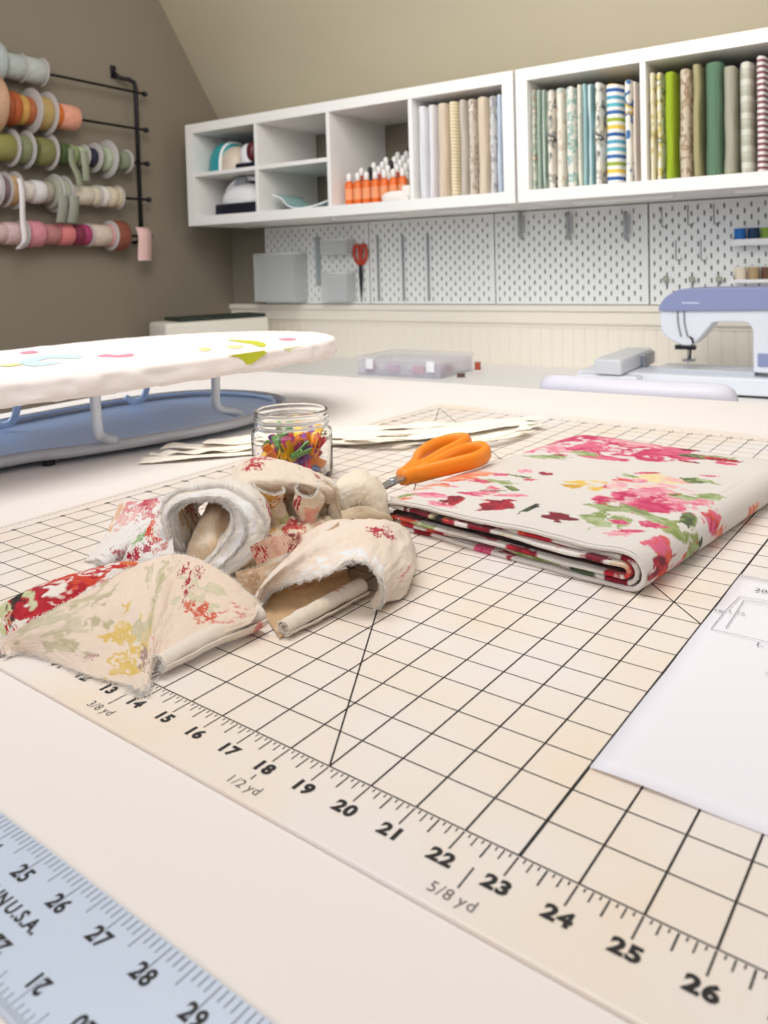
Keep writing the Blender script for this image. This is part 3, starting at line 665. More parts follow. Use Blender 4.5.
# steel tray frame
ZT = .62
tray = [(-8.9, -16), (-8.9, 0), (-8.3, 9), (-7.0, 12), (-5.7, 15.5), (-4.7, 19.5), (-4.6, 23), (-5.4, 26.4), (-7.4, 28.7), (-10.4, 29.6), (-13.8, 29.0), (-16.2, 26.6), (-17.5, 22), (-17.8, 16), (-17.5, 10), (-17.2, 0), (-17.2, -16), (-13, -18)]
TP = cr_eval([(x_, y_, ZT) for x_, y_ in tray], 160, True)
MB().tube([tuple(q) for q in TP], .30, 12, True).build('frame_tube', m_bar, t)
cen = TP.mean(0); inn = cen+(TP-cen)*.985
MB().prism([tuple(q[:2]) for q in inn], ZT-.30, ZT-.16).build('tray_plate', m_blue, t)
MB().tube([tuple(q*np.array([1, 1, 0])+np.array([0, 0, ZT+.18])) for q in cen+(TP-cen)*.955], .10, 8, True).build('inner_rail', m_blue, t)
# bent legs between board and tray
m_leg = mat('leg_enamel', 'c4ccd8', .3, metal=.2)
def bent(pts, r=.26, m=m_leg): return MB().tube([tuple(q) for q in cr_eval(pts, 24)], r, 10).build('leg', m, t)
for (tx, ty), (bx, by) in (((-5.0, 11.9), (-6.1, 13.2)), ((-4.6, 19.8), (-5.1, 21.6))):
    bent([(tx, ty, ZB0+.05), (tx-.2, ty+.15, 3.0), (tx-.45, ty+.45, 1.7), (bx, by-.1, ZT+.6), (bx-.05, by+.7, ZT+.25)], .26)
for bx, by in ((-15.6, 14.2), (-15.2, 23.6)):
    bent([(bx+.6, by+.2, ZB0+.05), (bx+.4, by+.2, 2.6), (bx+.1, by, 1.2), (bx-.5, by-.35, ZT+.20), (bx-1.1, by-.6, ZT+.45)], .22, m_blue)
for px, py in ((49, 464), (182, 405.5)):
    p = atz(px, py, 0.05); MB().lathe([(.30, 0), (.30, .34), (.2, .38)], 12, 'z', (p.x, p.y, 0)).build('rubber_foot', m_black, t)
for p in ((-8.8, -12), (-17, -12), (-15, 26.9)): MB().lathe([(.30, 0), (.30, .34), (.2, .38)], 12, 'z', (p[0], p[1], 0)).build('rubber_foot', m_black, t)

# ================================================================== GLASS JAR WITH SEWING CLIPS
m_glass = mat('clear_glass', 'ffffff', .02, trans=1.0, ior=1.36)
p = atz(290.5, 479, MT); JX, JY = p.x, p.y+.2; JK = .86
t = thing('glass_jar', 'round clear glass jar with threaded rim, half full of coloured clips', 'jar', (JX, JY, MT))
JR, JH = 2.12, 3.42
prof = [(0, .02), (1.7, .0), (1.95, .05), (2.1, .25), (JR, .5), (JR, 2.25), (2.06, 2.42), (1.95, 2.52), (1.9, 2.6), (1.9, 2.68), (1.97, 2.74), (1.9, 2.8), (1.9, 2.98), (1.97, 3.04), (1.9, 3.10), (1.9, JH-.1), (1.93, JH-.03), (1.88, JH), (1.80, JH-.02), (1.78, JH-.1), (1.78, 2.6), (1.84, 2.5), (1.97, 2.35), (2.0, 2.2), (2.0, .5), (1.93, .3), (1.7, .2), (0, .18)]
MB().lathe([(a_*JK, b_*(JK+.06)) for a_, b_ in prof], 64, 'z', cap=False).build('jar_glass', m_glass, t)
def clip_mb():
    mb = MB()
    mb.box(-.17, .17, 0, .95, .02, .07, bev=.015)                                        # flat clear base jaw
    top = [(-.17, 0, .12), (.17, 0, .12), (.17, .35, .17), (.17, .6, .30), (.17, .95, .42)]
    for (y0, z0), (y1, z1) in zip([(0, .09), (.3, .12), (.55, .24), (.8, .36)], [(.3, .12), (.55, .24), (.8, .36), (.98, .40)]):
        mb.add([(-.17, y0, z0), (.17, y0, z0), (.17, y1, z1), (-.17, y1, z1), (-.17, y0, z0+.06), (.17, y0, z0+.06), (.17, y1, z1+.06), (-.17, y1, z1+.06)],
               [(0, 3, 2, 1), (4, 5, 6, 7), (0, 1, 5, 4), (2, 3, 7, 6), (1, 2, 6, 5), (3, 0, 4, 7)])
    mb.lathe([(.06, -.19), (.06, .19)], 8, 'x', (0, .5, .12)); return mb
cols = [('yellow', 'f2c01e'), ('orange', 'f08a1c'), ('magenta', 'd23a8c'), ('red', 'd2243c'), ('green', '7fb46a'), ('purple', '8a4fa0'), ('pink', 'f0809a'), ('blue', '6f8ec8')]
protos = {}
rc = random.Random(21); placed = []
for lev in range(8):
    zc = .36+lev*.22; n_try = 0; got = 0
    while got < 9 and n_try < 500:
        n_try += 1; a = rc.uniform(0, 2*PI); r_ = rc.choice([rc.uniform(.95, 1.22), rc.uniform(0, 1.1)]); x_, y_ = r_*math.cos(a), r_*math.sin(a)
        if lev > 5 and math.hypot(x_-.4, y_) > 1.0: continue
        if any(math.dist((x_, y_, zc), q) < .40 for q in placed): continue
        placed.append((x_, y_, zc)); got += 1
for i, (x_, y_, zc) in enumerate(placed):
    cn, ch = cols[(i*5+rc.randrange(3)) % 8] if zc < 1.2 else cols[[0, 1, 4, 0, 2, 4, 5, 1, 3][i % 9]]
    grp = cn+' clips in the jar'; lb = cn+' plastic sewing clip lying in the glass jar'
    rot = (rc.uniform(-1.2, 1.2), rc.uniform(-1.4, 1.4), rc.uniform(0, 2*PI))
    E_ = Matrix.Translation((JX*S+x_*S, JY*S+y_*S, (zc+MT+TABLE)*S)) @ (Matrix.Rotation(rot[2], 4, 'Z') @ Matrix.Rotation(rot[0], 4, 'X') @ Matrix.Rotation(rot[1], 4, 'Y')) @ Matrix.Translation((0, -.48*S, -.2*S))
    if cn not in protos:
        o = clip_mb().build('sewing_clip', mat('clip_'+cn, ch, .3), None, (0, 0, 0)); protos[cn] = o
    else: o = protos[cn].copy(); C.objects.link(o)
    o.matrix_world = E_; tag(o, lb, 'clip', grp)

# ================================================================== SCISSORS
m_orange = mat('orange_plastic', 'f08a1e', .35); m_blade = mat('scissor_steel', 'b9bcbf', .25, metal=.9)
t = thing('scissors', 'orange-handled scissors leaning on the left edge of the folded fabric', 'scissors', tuple(atz(397, 481, 1.22)), (math.radians(8.5), 0, math.radians(-13)))
t.scale = (.80, .80, .90)
def handle(pts, z, rad, flat):
    P = cr_eval([(x_, y_, z_) for x_, y_, z_ in pts], 60, True); return MB().tube([tuple(q) for q in P], rad, 12, True, flat)
h = handle([(-.15, .9, .0), (-.55, 1.9, .02), (-1.25, 3.0, .0), (-1.55, 4.4, 0), (-1.15, 5.6, 0), (-.45, 5.9, 0), (-.15, 5.0, .02), (-.12, 3.6, .02), (.02, 2.2, .02)], 0, .27, 1.5)
h.build('finger_loop', m_orange, t)
h = handle([(.25, .9, .0), (.35, 2.1, 0), (.30, 3.2, 0), (.45, 4.6, 0), (1.0, 5.3, 0), (1.65, 4.9, 0), (1.75, 3.9, 0), (1.25, 2.8, 0), (.75, 1.9, 0)], 0, .26, 1.5)
h.build('thumb_loop', m_orange, t)
for sx in (-1, 1):
    b = MB(); b.prism([(sx*.05-.28, -.4), (sx*.05+.28, -.4), (sx*.05+.30, 1.3), (sx*.05-.25, 1.3)], -.02 if sx < 0 else .06, .06 if sx < 0 else .14)
    b.prism([(-.30+sx*.04, -.3), (.30+sx*.04, -.3), (.22+sx*.02, -2.6), (.02+sx*.02, -4.3), (-.20+sx*.02, -2.6)], -.02 if sx < 0 else .05, .05 if sx < 0 else .12)
    b.build('blade', m_blade, t)
MB().lathe([(.16, .12), (.16, .2), (.1, .22)], 14, 'z', (0, -.3, 0)).build('pivot_screw', m_blade, t)
b = MB(); b.tube([tuple(q) for q in cr_eval([(-.05, .35, .05), (-.15, 1.0, .05), (-.3, 1.8, .05)], 12)], .30, 12, False, 1.3); b.build('handle_neck', m_orange, t)
b = MB(); b.tube([tuple(q) for q in cr_eval([(.15, .35, .05), (.3, 1.0, .05), (.5, 1.8, .05)], 12)], .28, 12, False, 1.3); b.build('handle_neck', m_orange, t)

# ================================================================== LOOSE STRIPS BEHIND THE JAR
m_strip = mat('off_white_tape', 'f0e9dc', .85, bump=.3, bscale=120)
strips = [  # guide points on the table, width
 ('lowest off-white fabric strip with a frayed left end near the scraps', [(140, 461, .11), (190, 457, .16), (245, 452, .14), (300, 447, .12), (345, 443, .2), (380, 444, .12), (430, 443, .1), (500, 437, .14), (530, 430, .1)], 1.0),
 ('off-white strip with a square cut end beside the ironing board tray', [(166, 446, .30), (200, 446, .36), (245, 445, .34), (310, 439, .34), (360, 440, .42), (420, 437, .32), (480, 432, .3), (540, 424, .3)], 1.3),
 ('short off-white strip poking out left of the others', [(150, 454, .26), (178, 452, .28), (215, 450, .27), (260, 447, .28)], .7),
 ('wide off-white strip running behind the glass jar', [(205, 441, .5), (250, 439, .52), (310, 434, .5), (360, 434, .56), (420, 431, .5), (470, 429, .5), (530, 421, .46)], 1.5),
 ('farthest off-white strip curving towards the folded fabric', [(330, 430, .14), (380, 428, .2), (420, 425, .16), (460, 424, .2), (500, 421, .16), (545, 417, .12)], 1.3),
 ('narrow off-white strip curling behind the orange scissors', [(345, 437, .60), (390, 439, .68), (430, 436, .62), (480, 437, .66), (515, 431, .6), (528, 426, .55)], .6)]
for k_, (lab, pts, w_) in enumerate(strips):
    c = np.array([tuple(atz(*q)) for q in pts]); c = cr_eval(c, 60); tn = np.gradient(c[:, :2], axis=0); tn /= np.linalg.norm(tn, axis=1, keepdims=True); nr = np.stack([-tn[:, 1], tn[:, 0]], 1)
    rows = []
    for i in range(60):
        rows.append([(c[i, 0]+nr[i, 0]*s_*w_/2, c[i, 1]+nr[i, 1]*s_*w_/2, max(MT+.03, c[i, 2]+.07*math.sin(i*.35+s_*1.2+k_))) for s_ in (-1, 0, 1)])
    sm_ = sheet_mb(rows, 90, 8, base='f4ede0', wr=.02, seed=30+k_, zmin=MT+.02)
    tag(sm_.build('fabric_strip', m_strip, None, (0, 0, 0), solid=.04), lab, 'fabric strip', 'off-white strips behind the jar')

# ================================================================== THINGS IN THE CUBBIES
CF = CAB_Y                                                # front plane of the cabinets
m_teal = mat('teal_plastic', '2f9fa6', .35); m_cream = mat('cream_plastic', 'd9cbb8', .4); m_dark = mat('dark_navy_plastic', '1b1c2c', .35); m_wpl = mat('white_plastic', 'f0f0f2', .3)
m_grey = mat('grey_plastic', '9aa0a6', .5)
c0 = cellx(0, 0)
def blob_shell(mb, rx, ry, rz, c=(0, 0, 0), n=24, m=14, flat=0.0, y0=-1.0, y1=1.0):
    vs = []; fs = []
    for i in range(m+1):
        ph = -PI/2+PI*i/m
        for j in range(n):
            th = 2*PI*j/n; sgn = lambda q, e: math.copysign(abs(q)**e, q)
            x_ = rx*sgn(math.cos(ph), .8)*sgn(math.cos(th), .8); y_ = ry*sgn(math.cos(ph), .8)*sgn(math.sin(th), .8); z_ = rz*sgn(math.sin(ph), .8)
            vs.append((c[0]+x_, c[1]+y_, max(c[2]+z_, flat)))
    for i in range(m):
        for j in range(n): fs.append((i*n+j, i*n+(j+1) % n, (i+1)*n+(j+1) % n, (i+1)*n+j))
    mb.add(vs, fs, True); return mb
t = thing('travel_iron', 'teal and cream rounded travel iron in the top left cubby', 'iron', (c0+4.0, CF+4.6, MID_Z), (0, 0, -.15))
b = MB(); blob_shell(b, 2.7, 3.4, 4.1, (0, 0, .4), flat=0.0); b.build('teal_body', m_teal, t)
b = MB(); blob_shell(b, 2.2, 3.0, 3.3, (2.0, -.25, .35)); b.build('cream_body', m_cream, t); 
b = MB(); blob_shell(b, .35, 3.42, 4.15, (1.15, -.1, .3)); b.build('white_band', m_wpl, t)
t.scale = (1.18, 1.0, 1.12)
t = thing('hand_steamer', 'white and dark red hand steamer beside the teal iron', 'steamer', (c0+9.9, CF+3.4, MID_Z))
b = MB(); blob_shell(b, 1.5, 2.2, 2.2, (0, 0, 2.0)); b.build('water_tank', m_wpl, t)
b = MB(); blob_shell(b, 1.0, 1.5, 1.6, (1.3, -.9, 2.6)); b.build('red_window', mat('dark_red_plastic', '5e1f28', .3), t)
b = MB(); b.box(-1.7, 2.6, -2.3, 2.3, 0, .9, bev=.25); b.build('base', m_dark, t)
t = thing('storage_pouch', 'dark navy pouch lying over the teal iron in the top cubby', 'pouch', (c0+7.0, CF+11.6, MID_Z))
b = MB(); blob_shell(b, 5.2, 3.2, 1.3, (0, 0, 4.7)); b.box(-4.2, 4.2, -.6, 2.6, 0, 4.4, bev=.5); b.build('pouch_body', m_dark, t)
b = MB(); b.tube([(-4.5, -2.4, 4.7), (-2, -3.1, 4.75), (2, -3.1, 4.75), (4.5, -2.4, 4.7)], .08, 6); b.build('zipper', m_grey, t)
t = thing('steam_iron', 'white steam iron with dark blue base and arched handle in the lower left cubby', 'iron', (c0+6.6, CF+5.2, SHELF_Z))
b = MB(); b.box(-4.2, 4.8, -3.0, 3.0, 0, 1.9, bev=.3); b.build('base', m_dark, t)
b = MB(); blob_shell(b, 4.5, 2.8, 3.3, (.2, 0, 1.9), flat=1.85); b.build('body', m_wpl, t)
b = MB(); b.tube([tuple(q) for q in cr_eval([(-4.0, -.4, 2.2), (-3.5, -.5, 4.2), (-1.4, -.6, 5.7), (1.4, -.6, 5.9), (4.1, -.4, 5.2), (4.6, -.3, 2.6)], 26)], .32, 10, False, 1.2); b.build('handle', m_wpl, t)
b = MB(); b.box(-.9, 1.2, -1.5, .5, 4.9, 6.15, bev=.2); b.build('control_head', m_grey, t)
b = MB(); blob_shell(b, 1.9, 1.6, 1.2, (2.2, 1.2, 4.6)); b.build('water_cap', m_dark, t)
c1 = cellx(0, 1)
t = thing('curved_tray', 'shallow curved tray, pale teal inside, in the lower empty cubby', 'tray', (c1+7.2, CF+5.4, SHELF_Z))
b = MB(); rows = []
for i in range(9):
    f = i/8*2-1; rows.append([(-5.8*1, f*3.8, .6+2.0)]+[(q*5.6, f*4.2*math.sqrt(max(.08, 1-q*q*.8)), .12+2.6*abs(q)**2.2*(.6 if q > 0 else 1)) for q in (-.85, -.6, -.3, 0, .3, .6, .9)])
G = cr_eval(np.swapaxes(cr_eval(np.array(rows), 26), 0, 1), 30); b.v = [tuple(q) for q in G.reshape(-1, 3)]; fs = grid_faces(30, 26); b.f = [tuple(q) for q in fs.tolist()]; b.sm = [True]*len(fs)
b.build('dish', mat('pale_teal_melamine', 'a9cfcd', .3), t, solid=.14)
b = MB(); b.tube([tuple(G[i, 0]) for i in range(0, 30, 2)], .13, 6); b.build('rim', m_wpl, t)

# bottles on a stepped riser
c2 = cellx(0, 2); BX = c2+.75
t = thing('stepped_riser', 'small white stepped riser under the rows of bottles', 'riser', (c2+.55, CF+1.6, SHELF_Z))
b = MB()
for r_ in range(6): b.box(0.02, CELL-1.3, r_*1.9, r_*1.9+1.86, 0, .12+r_*.88, bev=.02)
b.build('steps', m_wpl, t)
def bottle(bodycol, capcol, nm):
    o = thing('craft_bottle', nm, 'bottle', (0, 0, 0))
    MB().lathe([(.62, 0), (.66, .06), (.66, 2.9), (.6, 3.15), (.34, 3.4), (.30, 3.5)], 18).build('bottle_body', mat('bottle_'+bodycol, bodycol, .3), o)
    MB().lathe([(.664, .7), (.664, 2.3)], 18, cap=False).build('paper_label', mat('label_'+bodycol, {'e8722c': 'f0a070', '2a2a2e': '7a6a5a', 'f0ece4': 'e8c0a0', 'b4472a': 'd88a60'}[bodycol], .7), o)
    MB().lathe([(.34, 3.42), (.40, 3.46), (.38, 4.3), (.30, 4.5), (.16, 4.6)], 16).build('cap', mat('cap_'+capcol, capcol, .35), o); return o
kinds = {'orange': bottle('e8722c', 'f4f2ee', ''), 'white': bottle('f0ece4', 'f6f5f2', ''), 'black': bottle('2a2a2e', '1c1c20', ''), 'rust': bottle('b4472a', 'f4f2ee', '')}
used = set(); rb = random.Random(4)
def place_bottle(kind, x_, y_, z_, lab, grp):
    if kind not in used: used.add(kind); o = kinds[kind]; o.location = W(x_, y_, z_); tag(o, lab, None, grp)
    else: dup(kinds[kind], (x_, y_, z_), None, lab, grp)
for r_ in range(6):
    off = 0 if r_ == 0 else r_*.95
    for q in range(7):
        x_ = BX+.75+off+q*1.52
        if x_ > c2+CELL-.9: continue
        kind = 'orange' if r_ == 0 else ('black' if (q*3+r_*2) % 5 == 0 else 'white' if r_ > 1 or q % 2 else 'rust')
        lab = {'orange': 'orange craft bottle with white cap in the front row of the riser', 'black': 'black capped dark bottle among the raised rows', 'white': 'white capped pale bottle on the raised steps', 'rust': 'rust coloured bottle with white cap on the second step'}[kind]
        place_bottle(kind, x_, CF+1.6+r_*1.9+.95, SHELF_Z+.12+r_*.88, lab, kind+' bottles on the stepped riser')
t = thing('tissue_packet', 'small crumpled white packet in front of the orange bottles', 'packet', (c2+CELL-2.6, CF+.7, SHELF_Z))
b = MB(); blob_shell(b, 2.3, .65, .9, (0, 0, .5)); b.box(1.2, 2.4, -.5, .6, .4, 2.0, bev=.25); b.build('packet', mat('white_tissue', 'f5efe9', .9, bump=.6, bscale=60), t)

# folded fabrics standing on edge: name, material, label, thickness, height
def bolt(x_, w, h_, m, lab, grp, dep=9.0, lean=0.0, y_=None, seed=0):
    mb = MB(); n = 40; m_ = 26; rnd = random.Random(seed); z0 = 0; rows = []
    zs = np.concatenate([[0, .02, .12], np.linspace(.4, h_-.4, m_-8), [h_-.2, h_-.08, h_-.01, h_, h_+.0]])
    sh = np.concatenate([[.80, .92, .98], np.ones(m_-8), [.97, .88, .70, .40, .02]])
    for z_, s_ in zip(zs, sh):
        ring = []
        for j in range(n):
            th = 2*PI*j/n; cx_, cy_ = math.cos(th), math.sin(th)
            px_ = math.copysign(abs(cx_)**.6, cx_)*w/2; py_ = math.copysign(abs(cy_)**.75, cy_)*dep/2
            wob = float(noise2(np.array(z_*.5+seed), np.array(j*.35), seed))-.5
            ring.append((px_*s_*(1+wob*.10)+lean*z_/h_+(float(noise2(np.array(z_*.3), np.array(seed*1.3), 5))-.5)*.16, dep/2+py_*(s_*.25+.75)*(1+wob*.03), z_+wob*.10*(z_ > .3)))
        rows.append(ring)
    G = np.array(rows); mb.v = [tuple(q) for q in G.reshape(-1, 3)]; fs = grid_faces(len(rows), n, False, True); mb.f = [tuple(q) for q in fs.tolist()]; mb.sm = [True]*len(fs)
    mb.f += [tuple(range(n))[::-1], tuple((len(rows)-1)*n+q for q in range(n))]; mb.sm += [False, True]
    # pleat lines where the cloth is folded on itself
    o = thing('fabric_bolt', lab, 'fabric', (x_, (CF+.9) if y_ is None else y_, SHELF_Z), (0, 0, 0), grp)
    mb.build('folded_cloth', m, o)
    e = MB(); e.tube([(lean*f+w*.12, .05+.02*math.sin(f*7), f*h_*.96+.1) for f in [i/12 for i in range(13)]], .07, 6); e.build('fold_edge', m, o)
    return o
def bolts(cab, i, specs, grp):
    x0, x1 = cellx(cab, i), cellx(cab, i)+(CELL2 if cab else CELL)
    for k_, (a, b_, top, m, lab) in enumerate(specs):
        xa, xb = aty(a, 150, CF+1.6).x, aty(b_, 150, CF+1.6).x; xa = max(xa, x0+.05); xb = min(xb, x1-.05)
        zt = aty((a+b_)/2, top, CF+1.6).z-SHELF_Z
        bolt((xa+xb)/2, (xb-xa)*.90, min(zt, 12.6), m, lab, grp, seed=k_*7+i*31+cab*97)
plain = lambda n_, c: mat('cloth_'+n_, c, .92, bump=.4, bscale=150)
lavw = plain('white', 'e3e3ee'); sand = plain('sand', 'd8c8b4'); linen = plain('linen', 'dcccb6')
bolts(0, 3, [(415, 429, 106, plain('pale_grey', 'e0e0e4'), 'pale grey folded fabric at the left end of the cream cubby'), (429, 437, 103, plain('lavender', 'e6e4e8'), 'thin lavender white folded fabric second in the cream cubby'),
   (437, 450, 101, sand, 'plain sand folded fabric third in the cream cubby'), (450, 460, 101, stripe_mat('cream_check', ['efe6cc', 'd8c49a'], 90, 'Z'), 'cream finely ribbed folded fabric'),
   (460, 469, 98, plain('warm_grey', 'c9c0b4'), 'warm grey folded fabric in the cream cubby'), (469, 477, 99, print_mat('taupe_ikat', ['d9d0c4', 'b9a898', 'efe9e0'], 60, stretch=(1, 1, .5)), 'taupe and cream printed folded fabric'),
   (477, 490, 96, linen, 'wide plain linen folded fabric with soft creases'), (490, 498, 96, print_mat('grey_plaid', ['dcdad6', 'a8a8ac', 'c9c4bc'], 45, stretch=(1, 1, .7)), 'grey patterned folded fabric near the right side of the cream cubby'),
   (498, 504, 93, stripe_mat('blue_tick', ['dfe6f2', 'b9cbe2'], 300, 'X'), 'pale blue folded fabric at the right end of the cream cubby')], 'cream and grey fabrics in the left cabinet')
flo = print_mat('sage_floral', ['dfe0d2', 'a8bcae', 'c9a584', 'e9e6da'], 34); tealp = print_mat('teal_floral', ['e9e8de', '9fc2bd', 'd9dccb', '7fa7a2'], 26)
crf = print_mat('cream_floral', ['efe9dc', 'dccdb8', 'cdd6cc'], 28); dkf = print_mat('dark_floral', ['efe9dc', 'b9b9b0', '55555e', 'e3dccb'], 22)
bolts(1, 0, [(532, 538, 90, flo, 'sage and rust floral folded fabric at the left end of the blue cubby'), (538, 543, 90, stripe_mat('green_grey', ['b5c4b4', '9fb3a6'], 120, 'X'), 'thin grey green folded fabric'),
   (543, 548, 90, stripe_mat('ticking_sage', ['d9e0d4', '8fa89a'], 160, 'X'), 'sage ticking folded fabric'), (548, 556, 90, dkf, 'cream folded fabric with dark flowers'), (556, 566, 88, crf, 'cream floral folded fabric beside the dark flowered one'),
   (566, 578, 87, tealp, 'teal and cream floral folded fabric'), (578, 584, 85, print_mat('cream_leaf', ['ece7d8', 'c2d0c2'], 40), 'cream leaf printed folded fabric'), (584, 589, 84, plain('aqua', 'a9cdd0'), 'plain aqua folded fabric'),
   (589, 595, 84, stripe_mat('aqua_stripe', ['bcd9da', '8fb9c0', 'e3ecec'], 90, 'X'), 'aqua striped folded fabric'), (595, 604, 83, print_mat('black_white_print', ['efece3', 'c9c4b8', '2e3440', 'e9e4d6'], 24), 'cream folded fabric with dark blots left of the bold stripes'),
   (604, 624.5, 84, stripe_mat('bold_stripe', ['f4f3ee', '2f62a8', 'f4f3ee', 'f2cf52', 'f4f3ee', 'a3b83a', 'f4f3ee', '3c6fb0', 'f4f3ee', '63bccb', 'f4f3ee', '56a6c6'], 7.6, 'Z'), 'thick folded fabric with bold blue, yellow and green stripes'),
   (624.5, 634, 80, print_mat('circle_print', ['f3f2ea', 'f3f2ea', '3f78ae', 'f0c848', 'f3f2ea'], 16), 'white folded fabric with blue and yellow rings'), (634, 639, 82, plain('shell', 'e6d8ca'), 'thin shell coloured folded fabric beside the divider')], 'blue and cream fabrics in the right cabinet')
bolts(1, 1, [(649, 657, 73, print_mat('yellow_floral', ['ece6cc', 'd8c88a', 'b9b48e'], 26), 'yellow and cream floral folded fabric at the left end of the green cubby'), (657, 664, 73, print_mat('yellow_grey', ['f2efdf', 'e8d27a', '6f8a8a', 'efe9d6'], 30), 'white folded fabric with yellow and grey print'),
   (664, 678, 72, plain('lime', '9ab32a'), 'plain lime green folded fabric'), (678, 694, 69, print_mat('brown_damask', ['cdbfa9', 'a28a72', 'bca88e'], 40, detail=1), 'beige and brown damask folded fabric'),
   (692, 704, 64, plain('khaki', 'a8a078'), 'plain khaki folded fabric'), (703, 726, 58, plain('forest_sage', '5f7f66'), 'thick sage green folded fabric, tallest in its cubby'),
   (722, 739, 66, plain('ash', 'a9a593'), 'ash grey green folded fabric leaning right'), (738, 755, 62, stripe_mat('grey_band', ['c4c4b4', 'd8d8cc', 'b9baa8'], 22, 'Z'), 'grey and off-white banded folded fabric'),
   (755, 769, 56, stripe_mat('maroon_stripe', ['efe6e4', '8a5a5e'], 62, 'Z'), 'fabric with fine maroon and white stripes at the right edge')], 'green and grey fabrics in the right cabinet')

# ================================================================== ON THE PEGBOARD
PF = PEG_Y                                                # front face of the boards
m_clear = mat('frosted_clear_plastic', 'eceff0', .25, trans=.3, alpha=.42, ior=1.2); m_metal = mat('grey_wire', '8d9092', .35, metal=.6)
def pz(px, py, dy=0.0): q = aty(px, py, PF-dy); return q.x, q.z
def pegbin(x0, z0, x1, z1, dep, lab, m=m_clear):
    t = thing('pegboard_bin', lab, 'bin', (x0, PF-dep, z0)); w, h_ = x1-x0, z1-z0; b = MB(); k_ = .08
    b.box(0, w, 0, k_, 0, h_*.96); b.box(0, w, dep-k_-.02, dep-.02, 0, h_); b.box(0, k_, k_, dep-k_, 0, h_*.98); b.box(w-k_, w, k_, dep-k_, 0, h_*.98); b.box(k_, w-k_, k_, dep-k_, 0, k_)
    b.build('bin_walls', m, t)
    MB().tube([(0, 0, h_*.97), (w, 0, h_*.97), (w, dep-.1, h_*.97), (0, dep-.1, h_*.97)], .13, 6, True).build('rim', m_wpl, t); return t
pegbin(-66.4, 3.9, -57.4, 12.4, 3.6, 'large clear storage bin hung at the left end of the pegboards')
pegbin(-52.6, 11.6, -47.4, 14.2, 2.6, 'shallow clear pegboard cup left of the hanging scissors, the upper one')
pegbin(-52.6, 4.0, -47.4, 8.8, 2.6, 'tall clear pegboard cup below the shallow one')
t = thing('hanging_ruler', 'narrow grey ruler hanging between the clear bin and the cups', 'ruler', (-55.3, PF-.35, 8.0))
MB().box(0, .9, 0, .1, -1.5, 6.8, bev=.03).build('ruler_blade', mat('grey_acrylic', 'a2abad', .3), t); MB().tube([(.45, -.2, 6.4), (.45, .1, 6.45), (.45, .34, 6.45)], .06, 6).build('hook', m_metal, t)
x_, z_ = pz(362, 262)
t = thing('hanging_scissors', 'red-handled scissors hanging on the pegboard', 'scissors', (x_, PF-.45, z_))
m_red = mat('red_plastic', 'c8442c', .35)
for s_ in (-1, 1):
    MB().tube([tuple(q) for q in cr_eval([(s_*.2, 0, -.3), (s_*.9, 0, .3), (s_*1.25, 0, 1.5), (s_*1.0, 0, 2.6), (s_*.45, 0, 2.7), (s_*.2, 0, 1.4)], 36, True)], .26, 8, True).build('handle', m_red, t)
    MB().prism_y([(s_*.3, .2), (-s_*.25, .2), (-s_*.35, -2.2), (-s_*.05, -6.6), (s_*.1, -2.2)], -.06-s_*.06, .02-s_*.06).build('blade', mat('dark_steel', '4a4e52', .3, metal=.7), t)
MB().tube([(0, -.1, 2.9), (0, .1, 2.95), (0, .44, 2.95)], .07, 6).build('hook', m_metal, t)
for k_, (px, lab) in enumerate([(379, 'thin grey rail on the pegboard, the one nearest the hanging scissors'), (404, 'thin grey rail on the pegboard, middle of the three'), (429, 'thin grey rail on the pegboard, rightmost of the three')]):
    x_ = pz(px, 270)[0]; t = thing('pegboard_rail', lab, 'rail', (x_, PF-.3, 3.9), group='three vertical grey rails')
    MB().box(-.16, .16, -.05, .12, 0, 10.6-k_*.1, bev=.03).build('rail', m_grey, t)
    for zz in (.6, 9.6): MB().tube([(0, .1, zz), (0, .3, zz)], .09, 8).build('peg', m_metal, t)
for px, lab in [(522, 'grey spring clip on the bare pegboard, nearest the cabinet seam'), (570, 'grey spring clip on the bare pegboard, middle one'), (627, 'grey spring clip on the bare pegboard, rightmost')]:
    x_, z_ = pz(px, 226); t = thing('pegboard_clip', lab, 'clip', (x_, PF-.05, z_), group='three grey clips on the bare pegboard')
    MB().tube([tuple(q) for q in cr_eval([(-.1, -.3, 1.9), (0, -.8, 1.5), (.05, -.9, .4), (.05, -.8, -1.0), (.0, -.3, -1.9)], 24)], .26, 8, False, .5).build('jaw', mat('pale_grey_clip', 'a4a8ab', .5), t)
    MB().box(-.35, .45, -.3, 0.05, -1.0, 1.5, bev=.08).build('back_plate', mat('light_grey', 'c9ccd0', .5), t)
hk = [(662, 217, 'upper left wire hook above the sewing machine'), (688, 215, 'upper middle wire hook above the sewing machine'), (714, 214, 'upper right wire hook above the sewing machine'), (676, 250, 'lower left wire hook above the sewing machine'), (701, 250, 'lower right wire hook above the sewing machine')]
for px, py, lab in hk:
    x_, z_ = pz(px, py); t = thing('wire_hook', lab, 'hook', (x_, PF, z_), group='wire hooks above the sewing machine')
    MB().tube([(0, .04, 1.2), (0, -.1, 1.25), (0, -.14, 1.0), (0, -.14, -1.2), (.1, -.2, -1.3), (.7, -.5, -1.3), (.8, -.6, -1.0)], .055, 6).build('hook_wire', m_metal, t)
